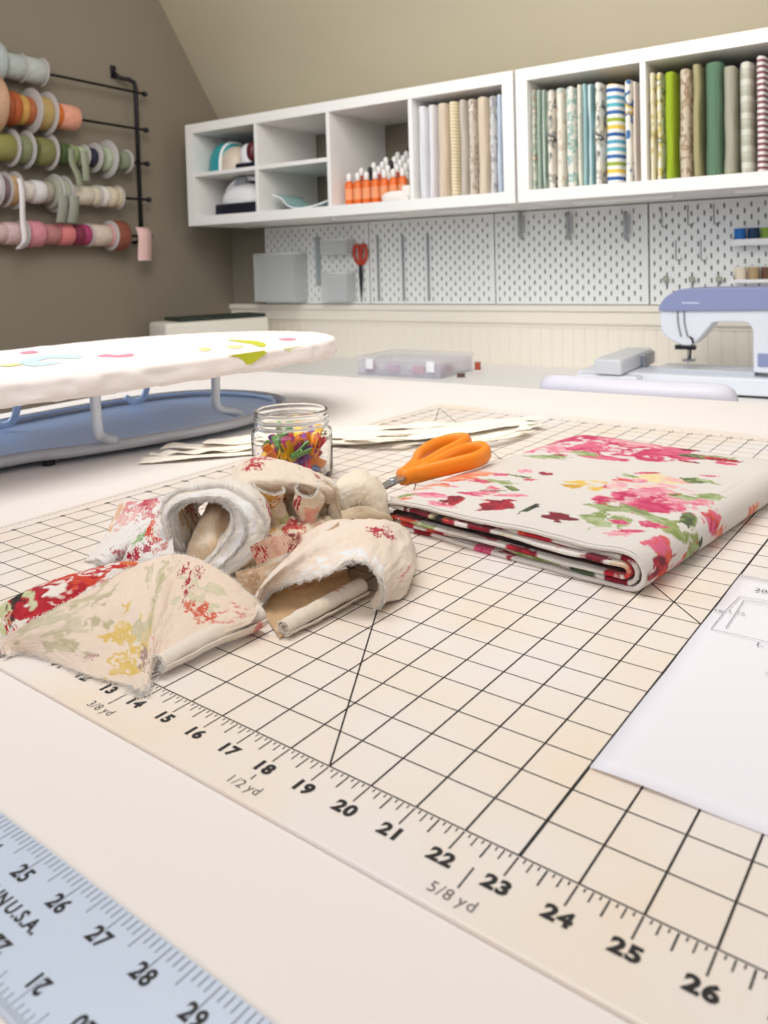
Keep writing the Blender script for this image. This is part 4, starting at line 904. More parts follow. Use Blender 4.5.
for px, lab in [(667, 'small round peg knob left of two others above the machine head'), (693, 'small round peg knob, the middle of three above the machine'), (720, 'small round peg knob, rightmost above the machine')]:
    x_, z_ = pz(px, 279); t = thing('peg_knob', lab, 'knob', (x_, PF, z_), group='peg knobs above the machine')
    b = MB(); b.lathe([(.12, 0), (.12, -.5), (.38, -.55), (.42, -.75), (.3, -.85)], 12, 'y'); b.build('knob', mat('sage_grey_plastic', 'a6ab98', .5), t)
    MB().box(-.12, .12, -.06, .0, -.7, -.1, bev=.02).build('stem', m_grey, t)
# thread shelves
def spool_mb(r1=.55, h_=1.35): return MB().lathe([(r1*.8, .08), (r1, .14), (r1, h_-.14), (r1*.8, h_-.08)], 16)
def shelf(z_, lab):
    x0 = aty(733, 240, PF-1.6).x; t = thing('thread_shelf', lab, 'shelf', (x0, PF-2.5, z_))
    MB().box(0, 11, 0, 2.48, 0, .12).build('shelf_plate', m_wpl, t); MB().box(0, 11, 0, .1, .12, .75 if z_ > 8 else .4, bev=.03).build('front_lip', m_wpl, t); MB().box(0, .1, .1, 2.48, .12, 1.0).build('end_plate', m_wpl, t)
    return x0
def spool(x_, y_, z_, col, cn, lab, grp, h_=1.9, r_=.68):
    t = thing('thread_spool', lab, 'thread spool', (x_, y_, z_), group=grp)
    MB().lathe([(r_*.98, .12), (r_, .2), (r_, h_-.2), (r_*.98, h_-.12)], 16).build('thread', mat('thread_'+cn, col, .6, bump=.4, bscale=600), t)
    MB().lathe([(r_, 0), (r_+.04, .06), (r_, .12)], 16).build('base_rim', m_wpl, t); MB().lathe([(r_, h_-.12), (r_+.04, h_-.06), (r_*.5, h_), (.15, h_)], 16).build('top_rim', m_wpl, t)
zs1 = aty(740, 243, PF-1.6).z-.3; x0 = shelf(zs1, 'upper white thread shelf with blue and green spools at the right edge')
for i, (col, cn) in enumerate([('1f6fc0', 'bright blue'), ('173a5c', 'dark blue'), ('86a83e', 'olive green'), ('2f5a2a', 'dark green'), ('3fae6a', 'mint green'), ('1f7a4a', 'emerald')]):
    spool(x0+.8+i*1.5, PF-1.5, zs1+.12, col, cn.replace(' ', '_'), cn+' thread spool on the upper thread shelf', 'thread spools on the upper shelf', 2.1)
zs2 = aty(740, 281, PF-1.6).z-.2; x0 = shelf(zs2, 'lower white thread shelf with brown spools above the sewing machine')
for i, (col, cn) in enumerate([('e8dcc4', 'cream'), ('b59a74', 'tan'), ('6a4a38', 'brown'), ('f0eae4', 'white'), ('a05a3a', 'russet'), ('8a3a20', 'dark russet')]):
    spool(x0+.8+i*1.5, PF-1.5, zs2+.12, col, cn.replace(' ', '_')+'_lower', cn+' thread spool on the lower thread shelf', 'thread spools on the lower shelf', 1.9)

# ================================================================== ON THE BACK COUNTER
m_mach = mat('machine_white', 'e2e6f0', .28); m_lav = mat('machine_lavender', '8c95bd', .35); m_mgrey = mat('machine_grey', '8b8f98', .3, metal=.5); m_slot = mat('machine_black', '16181c', .4)
t = thing('sewing_machine', 'white and lavender sewing machine standing on the back counter', 'sewing machine', (5.0, 80.4, COUNTER))
def rx(px): return px-5.0
# body: head, arm, column as one side profile (x, z), z above the counter
H0 = -COUNTER
head = [(0.1, 9.3), (0.15, 7.6), (.45, 6.6), (1.3, 5.9), (2.6, 5.25), (3.3, 5.25), (4.1, 5.9), (5.3, 7.4), (6.0, 7.95), (8.8, 8.0), (9.4, 7.7), (9.75, 7.1), (9.75, 2.6), (15.6, 2.6), (15.6, 9.6), (0.3, 9.6)]
c_ = cr_eval([(x_, 0, z_) for x_, z_ in head[:12]], 60)
pts = [(q[0], q[2]) for q in c_]+head[12:]
MB().prism_y(pts, 0.3, 5.6).build('body', m_mach, t, bevel=.18)
cap = [(0.0, 9.25), (.15, 9.75), (.7, 10.6), (1.7, 11.3), (3.0, 11.65), (9, 11.75), (15.6, 11.8), (15.6, 9.45), (8, 9.3), (1.5, 9.2)]
c_ = cr_eval([(x_, 0, z_) for x_, z_ in cap[:6]], 30)
MB().prism_y([(q[0], q[2]) for q in c_]+cap[6:], -.05, 5.9).build('top_cover', m_lav, t, bevel=.22)
MB().box(2.6, 4.4, -.12, -.05, 10.0, 10.18).build('name_strip', mat('pale_print', 'c9d0ea', .4), t)
for x_ in (2.05, 2.75): MB().tube([tuple(q) for q in cr_eval([(x_, .22, 9.2), (x_+.05, .20, 7.8), (x_+.35, .22, 6.3)], 12)], .085, 6).build('thread_guide', m_mgrey, t)
b = MB(); b.box(1.7, 3.9, .1, .9, 4.85, 5.35, bev=.1); b.tube([(3.3, .3, 6.3), (3.6, .1, 6.1), (3.7, .1, 5.6)], .12, 8); b.build('needle_clamp', m_slot, t)
MB().tube([(2.9, 1.2, 5.3), (2.9, 1.2, 3.2)], .07, 6).build('needle_bar', m_mgrey, t)
MB().box(2.4, 3.6, .6, 1.9, 3.45, 3.7, bev=.08).build('presser_foot', m_mgrey, t)
MB().tube([(3.2, 1.2, 5.2), (3.1, 1.2, 3.65)], .13, 8).build('presser_bar', m_slot, t)
MB().box(-.6, 9.8, 1.0, 6.2, 2.05, 2.55, bev=.12).build('needle_plate', mat('machine_pale_grey', 'c8ccd4', .3), t)
b = MB(); b.box(-9.2, 24, -.9, 6.6, .25, 2.1, bev=.2); b.build('base', m_mach, t)
b = MB(); b.box(-9.0, 24, -.7, 6.4, 0, .25); b.build('base_gap', m_slot, t)
MB().box(11.1, 15.3, .18, .32, 5.6, 8.6, bev=.06).build('screen_frame', m_mach, t); MB().box(11.4, 15.0, .10, .2, 5.8, 8.4).build('screen', mat('dark_screen', '8a7568', .15), t)
MB().box(10.2, 15.5, .16, .32, 3.3, 4.7, bev=.06).build('lavender_panel', m_lav, t)
ea = MB().box(-8.6, -1.6, -3.4, -.95, .02, 2.0, bev=.2).build('embroidery_unit', m_mach, t)
MB().box(-8.2, -6.6, -3.48, -3.38, 1.35, 1.55).build('slot', m_slot, ea); MB().box(-3.4, -1.8, -3.48, -3.38, 1.35, 1.55).build('slot', m_slot, ea)
b = MB(); b.box(-6.3, -3.2, -3.7, 10.0, 2.12, 3.9, bev=.3); b.build('carriage', mat('carriage_grey', 'd4d7dc', .3), ea)
b = MB(); b.box(-3.6, -2.6, 4.4, 8.8, 2.14, 3.7, bev=.2); b.build('carriage_head', m_mgrey, ea)

# clear case, small spools and the corner bin
m_case = mat('clear_lilac_plastic', 'eeedf6', .15, trans=.4, alpha=.42, ior=1.2)
t = thing('craft_case', 'low clear plastic case with pink contents on the back counter', 'case', (-36.0, 79.6, COUNTER), (0, 0, 0))
b = MB(); b.box(0, 13.2, 0, 9.5, 0, .15); b.box(0, 13.2, 0, .15, .15, 2.0); b.box(0, 13.2, 9.35, 9.5, .15, 2.0); b.box(0, .15, .15, 9.35, .15, 2.0); b.box(13.05, 13.2, .15, 9.35, .15, 2.0); b.build('case_walls', m_case, t)
b = MB(); b.box(-.2, 13.4, -.2, 9.7, 2.02, 2.6, bev=.25); b.build('lid', m_case, t)
for x_ in (1.6, 11.3): MB().box(x_, x_+1.2, -.42, -.2, .9, 2.3, bev=.1).build('latch', m_wpl, t)
rb = random.Random(5)
for i, (c, nm) in enumerate([('dda0b4', 'dusty pink'), ('e9c6cf', 'pale pink'), ('c98aa4', 'mauve'), ('f0e6e2', 'white'), ('d86f80', 'rose'), ('c9a0b8', 'lilac')]):
    tx = thing('bobbin_spool', nm+' spool lying inside the clear craft case', 'spool', (-34.6+i*1.95, 80.9+(i % 2)*2.2, COUNTER+.83))
    MB().lathe([(.5, -.75), (.62, -.7), (.62, -.6), (.56, -.55), (.56, .55), (.62, .6), (.62, .7), (.5, .75)], 16, 'x').build('wound_thread', mat('case_'+nm.replace(' ', '_'), c, .7), tx)
m_copper = mat('rust_thread', 'b4553a', .6)
for px, py, lab in [(447, 374, 'rust coloured thread spool just right of the clear case'), (476, 371, 'rust coloured thread spool farther right on the counter')]:
    p = atz(px, py+.5, COUNTER); t = thing('thread_spool', lab, 'thread spool', (p.x, p.y+.6, COUNTER))
    MB().lathe([(.42, .18), (.42, 1.3)], 16).build('thread', m_copper, t); MB().lathe([(.5, 0), (.5, .15)], 16).build('base_rim', m_wpl, t); MB().lathe([(.5, 1.32), (.5, 1.47)], 16).build('top_rim', mat('clear_rim', 'e9dcd4', .3), t)
p = atz(461, 377, COUNTER); t = thing('thread_bobbin', 'brown bobbin lying flat on the counter beside the clear case', 'bobbin', (p.x, p.y, COUNTER))
MB().lathe([(.62, 0), (.62, .1), (.5, .1), (.5, .35), (.62, .35), (.62, .45)], 20).build('bobbin_body', mat('brown_bobbin', '6a4d44', .5), t)
p = atz(433, 376.5, COUNTER); t = thing('pin_ball', 'small pale lilac ball at the corner of the clear case', 'ball', (p.x, p.y-.2, COUNTER))
b = MB(); blob_shell(b, .62, .62, .62, (0, 0, .62)); b.build('ball_body', mat('pale_lilac', 'e6dcf0', .3), t)
t = thing('corner_bin', 'white storage bin with a dark green lid in the corner by the left wall', 'bin', (-65.7, 71.6, COUNTER), (0, 0, math.radians(-20)))
b = MB(); b.prism(cr_eval([(0, 1.2, 0), (.4, .35, 0), (1.3, 0, 0)], 8)[:, :2].tolist(), 0, .01) if False else None
b.box(-7.2, 0, 0, 18, 0, 7.3, bev=.7); b.build('bin_body', mat('cream_bin_plastic', 'e4dfd2', .45), t)
b = MB(); b.box(-7.0, -.5, 2.6, 17.6, 7.32, 7.9, bev=.2); b.build('lid', mat('dark_green_lid', '24312a', .5), t)

# ================================================================== CHAIR between the table and the counter
t = thing('sewing_chair', 'white padded chair back just behind the table, in front of the sewing machine', 'chair', (9.5, 53.5, -TABLE), (0, 0, -.03))
m_vinyl = mat('white_vinyl', 'd6d4e0', .42, bump=.15, bscale=60)
z0 = TABLE
b = MB(); prof = []
for i in range(41):
    f = i/40*2-1; e = max(0, 1-abs(f)**14)**.5
    prof.append((f*8.2, e))
rows = []
for f_, e in prof:
    top = z0-2.0+1.75*e; r_ = .35+.75*e
    yb = -.9*(1-f_*f_/67)
    ring = [(f_, yb+math.cos(a_)*r_, top-r_+math.sin(a_)*r_) for a_ in np.linspace(-.2, PI+.2, 14)]
    ring += [(f_, yb-r_*.9, z0-10), (f_, yb-.3, z0-14), (f_, yb+.3, z0-14), (f_, yb+r_*.9, z0-10)]
    rows.append(ring)
G = np.array(rows); b.v = [tuple(q) for q in G.reshape(-1, 3)]; n_ = G.shape[1]; fs = grid_faces(len(rows), n_, False, True); b.f = [tuple(q) for q in fs.tolist()]+[tuple(range(n_))[::-1], tuple((len(rows)-1)*n_+q for q in range(n_))]; b.sm = [True]*len(fs)+[True, True]
b.build('backrest', m_vinyl, t)
MB().tube([(8.15, -.6, z0-4.5), (8.2, -.6, z0-3.0), (8.0, -.5, z0-2.2)], [.5, .55, .3], 10).build('backrest_end', mat('tan_edge', 'd9b79e', .5), t)  # right end of the backrest is coloured tan
MB().box(-8.5, 8.5, .6, 14.5, z0-19, z0-16, bev=.8).build('seat', m_vinyl, t)
MB().tube([(0, -.3, z0-13.5), (0, .8, z0-17.5), (0, 6, z0-18.5)], .7, 8).build('back_support', m_mgrey, t)
MB().tube([(0, 6.5, z0-18.9), (0, 6.5, 4)], 1.1, 12).build('column', m_mgrey, t)
for k_ in range(5):
    a_ = k_*2*PI/5; MB().tube([(0, 6.5, 4.2), (math.cos(a_)*5, 6.5+math.sin(a_)*5, 3.6), (math.cos(a_)*9.4, 6.5+math.sin(a_)*9.4, 2.6)], [.9, .7, .5], 8).build('foot', m_mgrey, t)
    MB().lathe([(.6, -.5), (1.2, -.4), (1.2, .4), (.6, .5)], 14, 'x', (math.cos(a_)*9.4, 6.5+math.sin(a_)*9.4, 1.2)).build('caster', m_black, t)

# ================================================================== RIBBON RACK on the left wall
m_iron = mat('black_iron', '17161a', .5); RX = -73.3
def rz(px, py): q = atx(px, py, RX); return q.y, q.z
rods = [((10, 71.5), (145, 90)), ((10, 113), (148, 127)), ((10, 151), (149, 162)), ((10, 191.5), (150, 199)), ((10, 234), (149, 236))]
rodz = []
for a_, b_ in rods: rodz.append((rz(*a_)[1]+rz(*b_)[1])/2)
YB = rz(137, 125)[0]
t = thing('ribbon_rack', 'black iron ribbon rack with five rods on the left wall', 'rack', (RX, YB, 0))
zt = rz(122, 78)[1]; zb_ = rodz[4]-.8
for yo in (0, -50):
    MB().tube([(0, yo, zb_), (0, yo, zt-1.2)]+[tuple(q) for q in [(0, yo-.25, zt-.3), (-.3, yo-1.0, zt+.1), (-.6, yo-2.0, zt+.1), (-.8, yo-2.6, zt+.3), (-1.7, yo-2.7, zt+1.0)]], .36, 8).build('side_bar', m_iron, t)
    MB().box(-2.0, -1.75, yo-3.2, yo-2.2, zt+.2, zt+2.2, bev=.08).build('wall_plate', m_iron, t)
    MB().tube([(0, yo, zb_+.6), (-1.0, yo-.3, zb_-.2), (-1.7, yo-.3, zb_-.1)], .3, 8).build('lower_bracket', m_iron, t)
for z_ in rodz:
    rd = MB().tube([(.15, -51.5, z_), (.15, 1.9, z_)], .21, 8).build('rod', m_iron, t)
    MB().lathe([(.25, 1.3), (.42, 1.4), (.45, 1.8), (.25, 2.1)], 10, 'y', (.15, 0, z_)).build('rod_knob', m_iron, rd)
# spools threaded on the rods: row, px from, px to, diameter (px), flange (px, at the right end), colour name, colour
SP = [(0, -16, 8, 46, 0, 'pale blue grey', 'b9c4c4'), (0, 9, 27.5, 27, 29, 'silver grey patterned', 'b4bbb8'), (0, 28.5, 47.5, 27, 29, 'silver grey', 'b8bebb'),
      (1, -6, 9.5, 66, 0, 'tan', 'c9a184'), (1, 10, 15, 38, 0, 'rust', 'a4522c'), (1, 15.5, 22.5, 36, 0, 'burnt orange', 'b45a30'), (1, 23, 30, 32, 0, 'mustard', 'c99a50'), (1, 30.5, 37, 30, 46, 'copper', 'b0643c'), (1, 42.5, 54.5, 36, 44, 'old gold', 'b59a62'), (1, 55, 63, 25, 0, 'bright orange', 'd9742c'), (1, 63.5, 80.5, 27, 0, 'peach', 'e8a48c'),
      (2, -4, 18, 30, 38, 'olive yellow', '8e8c50'), (2, 23, 33, 30, 38, 'moss green', '838968'), (2, 41, 56, 30, 36, 'olive green', '7f7f50'), (2, 62, 71, 24, 0, 'dark green', '4e6038'), (2, 71.5, 79, 22, 0, 'sage green', '8fa070'), (2, 79.5, 88, 20, 24, 'pale green', 'b4c4a0'), (2, 91, 98, 20, 30, 'navy', '1f2438'), (2, 106, 112, 26, 38, 'pale sage', 'b0bca0'), (2, 121, 130, 20, 24, 'leaf green', '87917a'),
      (3, -8, 3, 34, 38, 'white', 'dcd8d8'), (3, 6, 11, 30, 36, 'mauve', '7d6a72'), (3, 13, 22, 32, 38, 'tan gold', 'c8a67c'), (3, 25.5, 34.5, 22, 0, 'ivory', 'dcd6cc'), (3, 36, 47, 25, 0, 'pearl white', 'e2dfe2'), (3, 47.5, 54, 24, 0, 'stone', 'aaa294'), (3, 57, 62, 34, 38, 'silver sage', 'a6a898'), (3, 64.5, 71, 34, 36, 'grey green', 'a8ac9c'), (3, 74.5, 93, 21, 0, 'cream', 'ded4c2'), (3, 94, 100, 21, 23, 'oatmeal', 'd6ccba'), (3, 103, 109, 22, 0, 'soft white', 'e4dfd8'), (3, 109.5, 117, 22, 0, 'champagne', 'd8ccb4'), (3, 118, 122, 22, 24, 'ecru', 'cfc2a8'),
      (4, -10, 8, 22, 0, 'shell pink', 'd8bcb8'), (4, 8.5, 28, 24, 30, 'pink and white', 'd6b8b8'), (4, 32, 46, 28, 0, 'rose pink', 'd88e9c'), (4, 47, 61, 22, 0, 'dusty rose', 'b87c7c'), (4, 62, 75, 23, 0, 'coral', 'dc7f82'), (4, 76.5, 84, 22, 0, 'maroon', '7e2c46'), (4, 84.5, 92, 22, 24, 'magenta patterned', 'a83a66'), (4, 94, 111, 23, 0, 'cream pink', 'd8c6b8'), (4, 112, 115, 24, 30, 'white rimmed pink', 'd8a0a0'), (4, 117, 129, 32, 0, 'brick brown', '8a4c3c')]
rowname = ['top rod', 'second rod', 'third rod', 'fourth rod', 'lowest rod']
m_flange = mat('white_spool_side', 'bfbab8', .4)
m_core = mat('cardboard_core', 'a9927a', .8)
for row, a_, b_, dpx, fpx, cn, col in SP:
    pyc = rods[row][0][1]+(rods[row][1][1]-rods[row][0][1])*(((a_+b_)/2-10)/137)
    y0, _z = rz(a_, pyc); y1, _z = rz(b_, pyc); q = atx((a_+b_)/2, pyc, RX); D = (q-EYE).dot(FW); rad = dpx/2*D/F*.93; y0 -= rad*.62; y1 -= rad*.62
    z_ = rodz[row]; w_ = y1-y0
    t = thing('ribbon_spool', cn+' ribbon spool on the '+rowname[row]+' of the rack', 'ribbon spool', (RX+.15, y0, z_-(rad*.0)), group='ribbon spools on the '+rowname[row])
    hub = .62
    a0, a1 = (.03, w_-.11) if fpx else (.02, w_-.02)
    MB().lathe([(hub, a0), (rad-.08, a0), (rad, a0+.1), (rad+.03, (a0+a1)/2), (rad, a1-.1), (rad-.08, a1), (hub, a1)], 28, 'y').build('ribbon', mat('ribbon_'+cn.replace(' ', '_'), col, .45, bump=.3, bscale=90, var=.12, vscale=45), t)
    MB().lathe([(.22, 0), (hub, 0), (hub, w_), (.22, w_), (.22, 0)], 16, 'y', cap=False).build('core', m_core, t)
    if fpx:
        fr_ = fpx/2*D/F
        for yy in ((w_-.10, w_),):
            MB().lathe([(.3, yy[0]), (fr_-.06, yy[0]), (fr_, (yy[0]+yy[1])/2), (fr_-.06, yy[1]), (.3, yy[1])], 28, 'y').build('flange', m_flange, t)
def tail(pts, w_, col, nm, lab):
    c = cr_eval(pts, 30); mb = MB(); rows = [[(q[0]+.02*math.sin(i*.6), q[1]-w_/2, q[2]), (q[0], q[1], q[2]), (q[0]-.02*math.sin(i*.6), q[1]+w_/2, q[2])] for i, q in enumerate(c)]
    G = np.array(rows); mb.v = [tuple(q) for q in G.reshape(-1, 3)]; fs = grid_faces(30, 3); mb.f = [tuple(q) for q in fs.tolist()]; mb.sm = [True]*len(fs)
    tag(mb.build('ribbon_tail', mat('tail_'+nm, col, .5), None, (0, 0, 0), solid=.03), lab, 'ribbon')
y_, _ = rz(137, 245); zl = rodz[4]
tail([(RX+1.4, y_, zl+1.3), (RX+1.9, y_, zl+.3), (RX+1.9, y_, zl-1.2), (RX+1.7, y_, zl-3.4), (RX+1.75, y_, zl-3.9)], 2.7, 'e6c0bb', 'pink', 'light pink ribbon end hanging at the bottom right of the rack')
y_, _ = rz(9, 200)
tail([(RX+2.6, y_, rodz[3]+1.4), (RX+3.0, y_, rodz[3]-.5), (RX+2.9, y_, rodz[3]-4), (RX+3.1, y_, rodz[4]-1), (RX+2.5, y_-.6, rodz[4]-2.2)], .8, 'e6dfe2', 'white', 'white ribbon loop hanging over the two lowest rods at the left edge')
y_, _ = rz(62, 172); tail([(RX+2.4, y_, rodz[2]+.6), (RX+2.5, y_, rodz[2]-1.5), (RX+3.0, y_+.4, rodz[3]+2.6), (RX+3.25, y_+.6, rodz[3]+1)], 1.1, '8a9078', 'sage', 'sage ribbon end hanging from the third rod over the grey spools')
y_, _ = rz(76, 170); tail([(RX+1.9, y_, rodz[2]+.6), (RX+2.2, y_, rodz[2]-1.5), (RX+2.0, y_+.2, rodz[2]-3.8)], 1.2, '9aa08c', 'palesage', 'pale green ribbon end hanging from the third rod')
for px_, nm, lab in ((50, 'smoke', 'smoky grey ribbon end hanging from the fourth rod, left one'), (61, 'sagegrey', 'grey green ribbon end hanging from the fourth rod, right one')):
    y_, _ = rz(px_, 212); tail([(RX+3.2, y_, rodz[3]-.5), (RX+3.0, y_, rodz[3]-2.4), (RX+2.4, y_, rodz[3]-4.3)], 1.6, '9b9c90', nm, lab)

# ================================================================== FABRIC SCRAPS (a heap of frayed, printed linen pieces on the mat)
HF = Vector((FW.x, FW.y, 0)).normalized(); HR = Vector((HF.y, -HF.x, 0))
def Q(px, py, z, deep=0.0, up=0.0): p = atz(px, py, z+MT); return tuple(p+HF*deep+Vector((0, 0, up)))
LIN, LIN2, WHT = 'fae9d8', 'f2d7b6', 'fcfaf8'
def finish(mb, name, lab, frays=(), solid=.035):
    t = thing(name, lab, 'fabric scrap', (0, 0, 0), group='heap of fabric scraps')
    t.location = (0, 0, 0)
    mb_o = mb.build('cloth', m_cloth, t, solid=solid); mb_o.location = (0, 0, TABLE*S)
    if frays:
        fm = MB()
        for fr in frays: fray(fm, *fr)
        o = fm.build('frayed_threads', mat('loose_white_threads', 'f3efea', .9), t, fix=False); o.location = (0, 0, TABLE*S); o['kind'] = 'stuff'
    return t
def roll_rows(c0, c1, r0, r1, turns=1.6, n_ax=5, n_ang=22, start=0.0, tight=.35, bendv=None, flat=.85):
    c0 = Vector(c0); c1 = Vector(c1); ax = (c1-c0).normalized(); up = Vector((0, 0, 1)); s_ = ax.cross(up).normalized(); up = s_.cross(ax).normalized(); rows = []
    for i in range(n_ax):
        f = i/(n_ax-1); c = c0.lerp(c1, f)+(Vector(bendv)*math.sin(f*PI) if bendv else Vector()); r_ = r0+(r1-r0)*f; ring = []
        for j in range(n_ang):
            g = j/(n_ang-1); a_ = start+turns*2*PI*g; rr = r_*(tight+(1-tight)*g**.7); ring.append(tuple(c+s_*math.cos(a_)*rr+up*math.sin(a_)*rr*flat))
        rows.append(ring)
    return rows
ZM = MT+.03
# A: the big front scrap: a leaning face with a raw upper edge, a printed flap behind it, a roll at the right
rows = [[Q(0, 641, .28), Q(3, 647, .2), Q(5, 652, .12), Q(8, 657, .05)],
        [Q(16, 631, .55), Q(19, 639, .4), Q(22, 646, .22), Q(28, 652, .05)],
        [Q(46, 613, .95), Q(50, 628, .68), Q(54, 645, .36), Q(60, 664, .05)],
        [Q(90, 591, 1.25), Q(92, 612, .95), Q(93, 645, .48), Q(94, 677, .05)],
        [Q(120, 575, 1.5), Q(122, 604, 1.1), Q(124, 645, .5), Q(126, 685, .05)],
        [Q(148, 561, 1.68), Q(146, 598, 1.2), Q(146, 645, .55), Q(147, 692, .05)],
        [Q(172, 555, 1.78), Q(162, 590, 1.3), Q(156, 632, .7), Q(152, 672, .18)],
        [Q(196, 558, 1.7), Q(184, 590, 1.2), Q(174, 622, .75), Q(166, 654, .35)],
        [Q(222, 572, 1.42), Q(210, 596, 1.05), Q(200, 620, .72), Q(192, 644, .42)],
        [Q(246, 592, .98), Q(238, 606, .82), Q(230, 620, .66), Q(224, 633, .48)],
        [Q(261, 606, .62), Q(258, 612, .6), Q(255, 618, .56), Q(250, 624, .5)]]
fA = [(.26, .42, .55, .75, .5, 'cbbf9e', 'ded2b4'), (.22, .22, .5, .4, .3, 'd9cfb2', 'e6dcc4'), (.42, .68, .50, .34, -.2, 'e8c772', 'f0d898'), (.49, .76, .2, .14, 0, 'a98c88', 'c4a8a0'), (.30, .80, .2, .12, 0, 'c9a0a0', 'b98c90'), (.55, .28, .3, .6, .2, 'cdc4a2', 'dcd2b4'),
      (.67, .14, .07, .14, .3, 'b23a52', 'c4596a'), (.705, .17, .08, .26, .2, 'b02a46', 'b8405a'), (.735, .20, .06, .18, .2, 'b23a52'), (.715, .36, .05, .22, .2, 'b02a46'), (.80, .50, .30, .24, .4, 'd9604a', 'e48a70'), (.76, .22, .45, .4, 0, 'ddd4b6', 'e6dec4'),
      (.90, .34, .16, .14, .2, 'e79a94'), (.93, .5, .2, .2, .2, 'e9a8a0', 'e39890'), (.60, .86, .34, .05, .5, 'ecae9c'), (.62, .78, .3, .04, .5, 'ecae9c'), (.88, .7, .22, .1, .3, 'eab0a4')]
mb = sheet_mb(rows, 260, 120, fA, 'f7e4d2', .035, 1.3, 3, .5, 3.2)
G = mb.last; ridge = [G[int(i), 0] for i in np.linspace(0, 259, 90)]; bott = [G[int(i), -1] for i in np.linspace(0, 200, 60)]; tip = [G[int(i), -1] for i in np.linspace(110, 165, 20)]
rows = [[Q(-8, 612, .75), Q(-4, 628, .5), Q(0, 645, .22), Q(2, 656, .05)], [Q(4, 604, .85), Q(8, 618, .65), Q(14, 634, .4), Q(17, 644, .2)], [Q(40, 586, 1.05), Q(42, 597, .95), Q(46, 614, .72), Q(48, 620, .55)], [Q(84, 571, 1.2), Q(86, 580, 1.15), Q(92, 592, .98), Q(94, 600, .8)], [Q(118, 563, 1.35), Q(121, 568, 1.35), Q(126, 575, 1.2), Q(128, 584, 1.0)], [Q(140, 562, 1.5), Q(143, 564, 1.5), Q(146, 568, 1.35), Q(148, 574, 1.2)]]
sheet_mb(rows, 150, 60, [(.62, .3, 1.2, .62, .1, 'c8281e', 'dd5434'), (.40, .5, .7, .5, .3, RED, 'b01c24'), (.90, .3, .5, .4, 0, 'e8824a', 'd9482c'), (.14, .4, .5, .5, 0, 'd9d8b4', 'c9cf9c'), (.27, .2, .16, .5, .4, '2e2622', '4a3a30'), (.30, .75, .3, .3, 0, 'd8402c', RED), (.03, .85, .4, .25, 0, 'e9b8b8', 'f0d4d0')], 'f4ece2', .04, 1.3, 4, .5, 3, mb=mb)
topb = [mb.last[int(i), 0] for i in np.linspace(0, 149, 50)]
rr = roll_rows(Q(160, 663, .30), Q(258, 614, .42), .27, .42, 1.9, 6, 30, start=.6, bendv=(0, 0, .04))
sheet_mb(rr, 110, 120, [(.25, .75, .25, .05, .4, 'eebcae'), (.27, .84, .25, .05, .4, 'eebcae'), (.47, .80, .20, .20, .2, 'd9a04a', 'a8643c'), (.62, .7, .3, .06, .3, 'eab4ac'), (.8, .78, .3, .24, .2, 'e9a098', 'eeb8b0'), (.9, .9, .2, .3, .2, 'e38f8c')], 'f4e8da', .03, 1.5, 5, mb=mb)
G2 = mb.last; endr = [G2[0, int(j)] for j in np.linspace(20, 119, 40)]
finish(mb, 'fabric_scrap', 'large front linen scrap with a raw upper edge and red flap behind its left side', [(bott, (0, -.6, 0), 420, .17, .008, 3), (tip, tuple(-HF*.5-HR*.1), 160, .26, .009, 13), (ridge, (0, .1, .8), 420, .07, .007, 4), (endr, tuple(-HR*.8), 160, .14, .008, 5), (topb, (-.3, .3, .6), 120, .07, .007, 6)])
# B: arched scrap on the right with a fuzzy mouth
rim = [(262, 606, .10), (272, 592, .45), (298, 582, .80), (328, 573, 1.15), (350, 560, 1.45), (368, 563, 1.40), (381, 580, .98), (385, 597, .50), (374, 610, .08)]
sil = [(256, 598, .35), (266, 581, .85), (290, 558, 1.35), (318, 538, 1.65), (350, 528, 1.75), (384, 527, 1.65), (409, 543, 1.15), (415, 570, .6), (402, 598, .08)]
bak = [(262, 588, .3), (275, 562, .6), (300, 538, 1.0), (330, 522, 1.1), (360, 519, 1.1), (390, 521, 1.0), (409, 534, .6), (416, 556, .2), (412, 584, .05)]
rows = []
for a_, b_, c_ in zip(rim, sil, bak):
    R_ = Vector(Q(*a_)); S_ = Vector(Q(*b_)); K_ = Vector(Q(*c_)); ins = R_+HF*1.0+Vector((0, 0, -.12)); cen_ = Vector(Q(330, 600, .3)); ins = ins.lerp(cen_, .12)
    rows.append([tuple(ins), tuple(R_+HF*.25-Vector((0, 0, .05))), tuple(R_), tuple(R_.lerp(S_, .45)+Vector((0, 0, .06))), tuple(S_), tuple(K_), tuple(K_+HF*.8-Vector((0, 0, K_.z*.8)))])
rB = [(.60, .62, .14, .12, 0, 'c02f4a'), (.62, .58, .10, .1, 0, 'b52a44'), (.64, .63, .13, .16, .2, 'c23a52'), (.66, .60, .08, .12, 0, 'b8324c'), (.68, .61, .06, .06, 0, 'c23a52'), (.84, .55, .16, .22, .2, 'e88f8c', 'efb0aa'), (.5, .36, .9, .5, 0, WHT, 'f6f3f0'), (.3, .34, .8, .3, 0, WHT, 'efe6da'), (.7, .34, .6, .35, 0, WHT, 'f2ece4'), (.9, .4, .4, .3, 0, 'f2ece4', WHT), (.18, .5, .5, .3, 0, LIN2, LIN)]
mb = sheet_mb(rows, 200, 120, rB, LIN, .06, 1.2, 11, .5, 3.0)
G = mb.last; rimc = [G[int(i), int(120*2/6)] for i in np.linspace(0, 199, 80)]
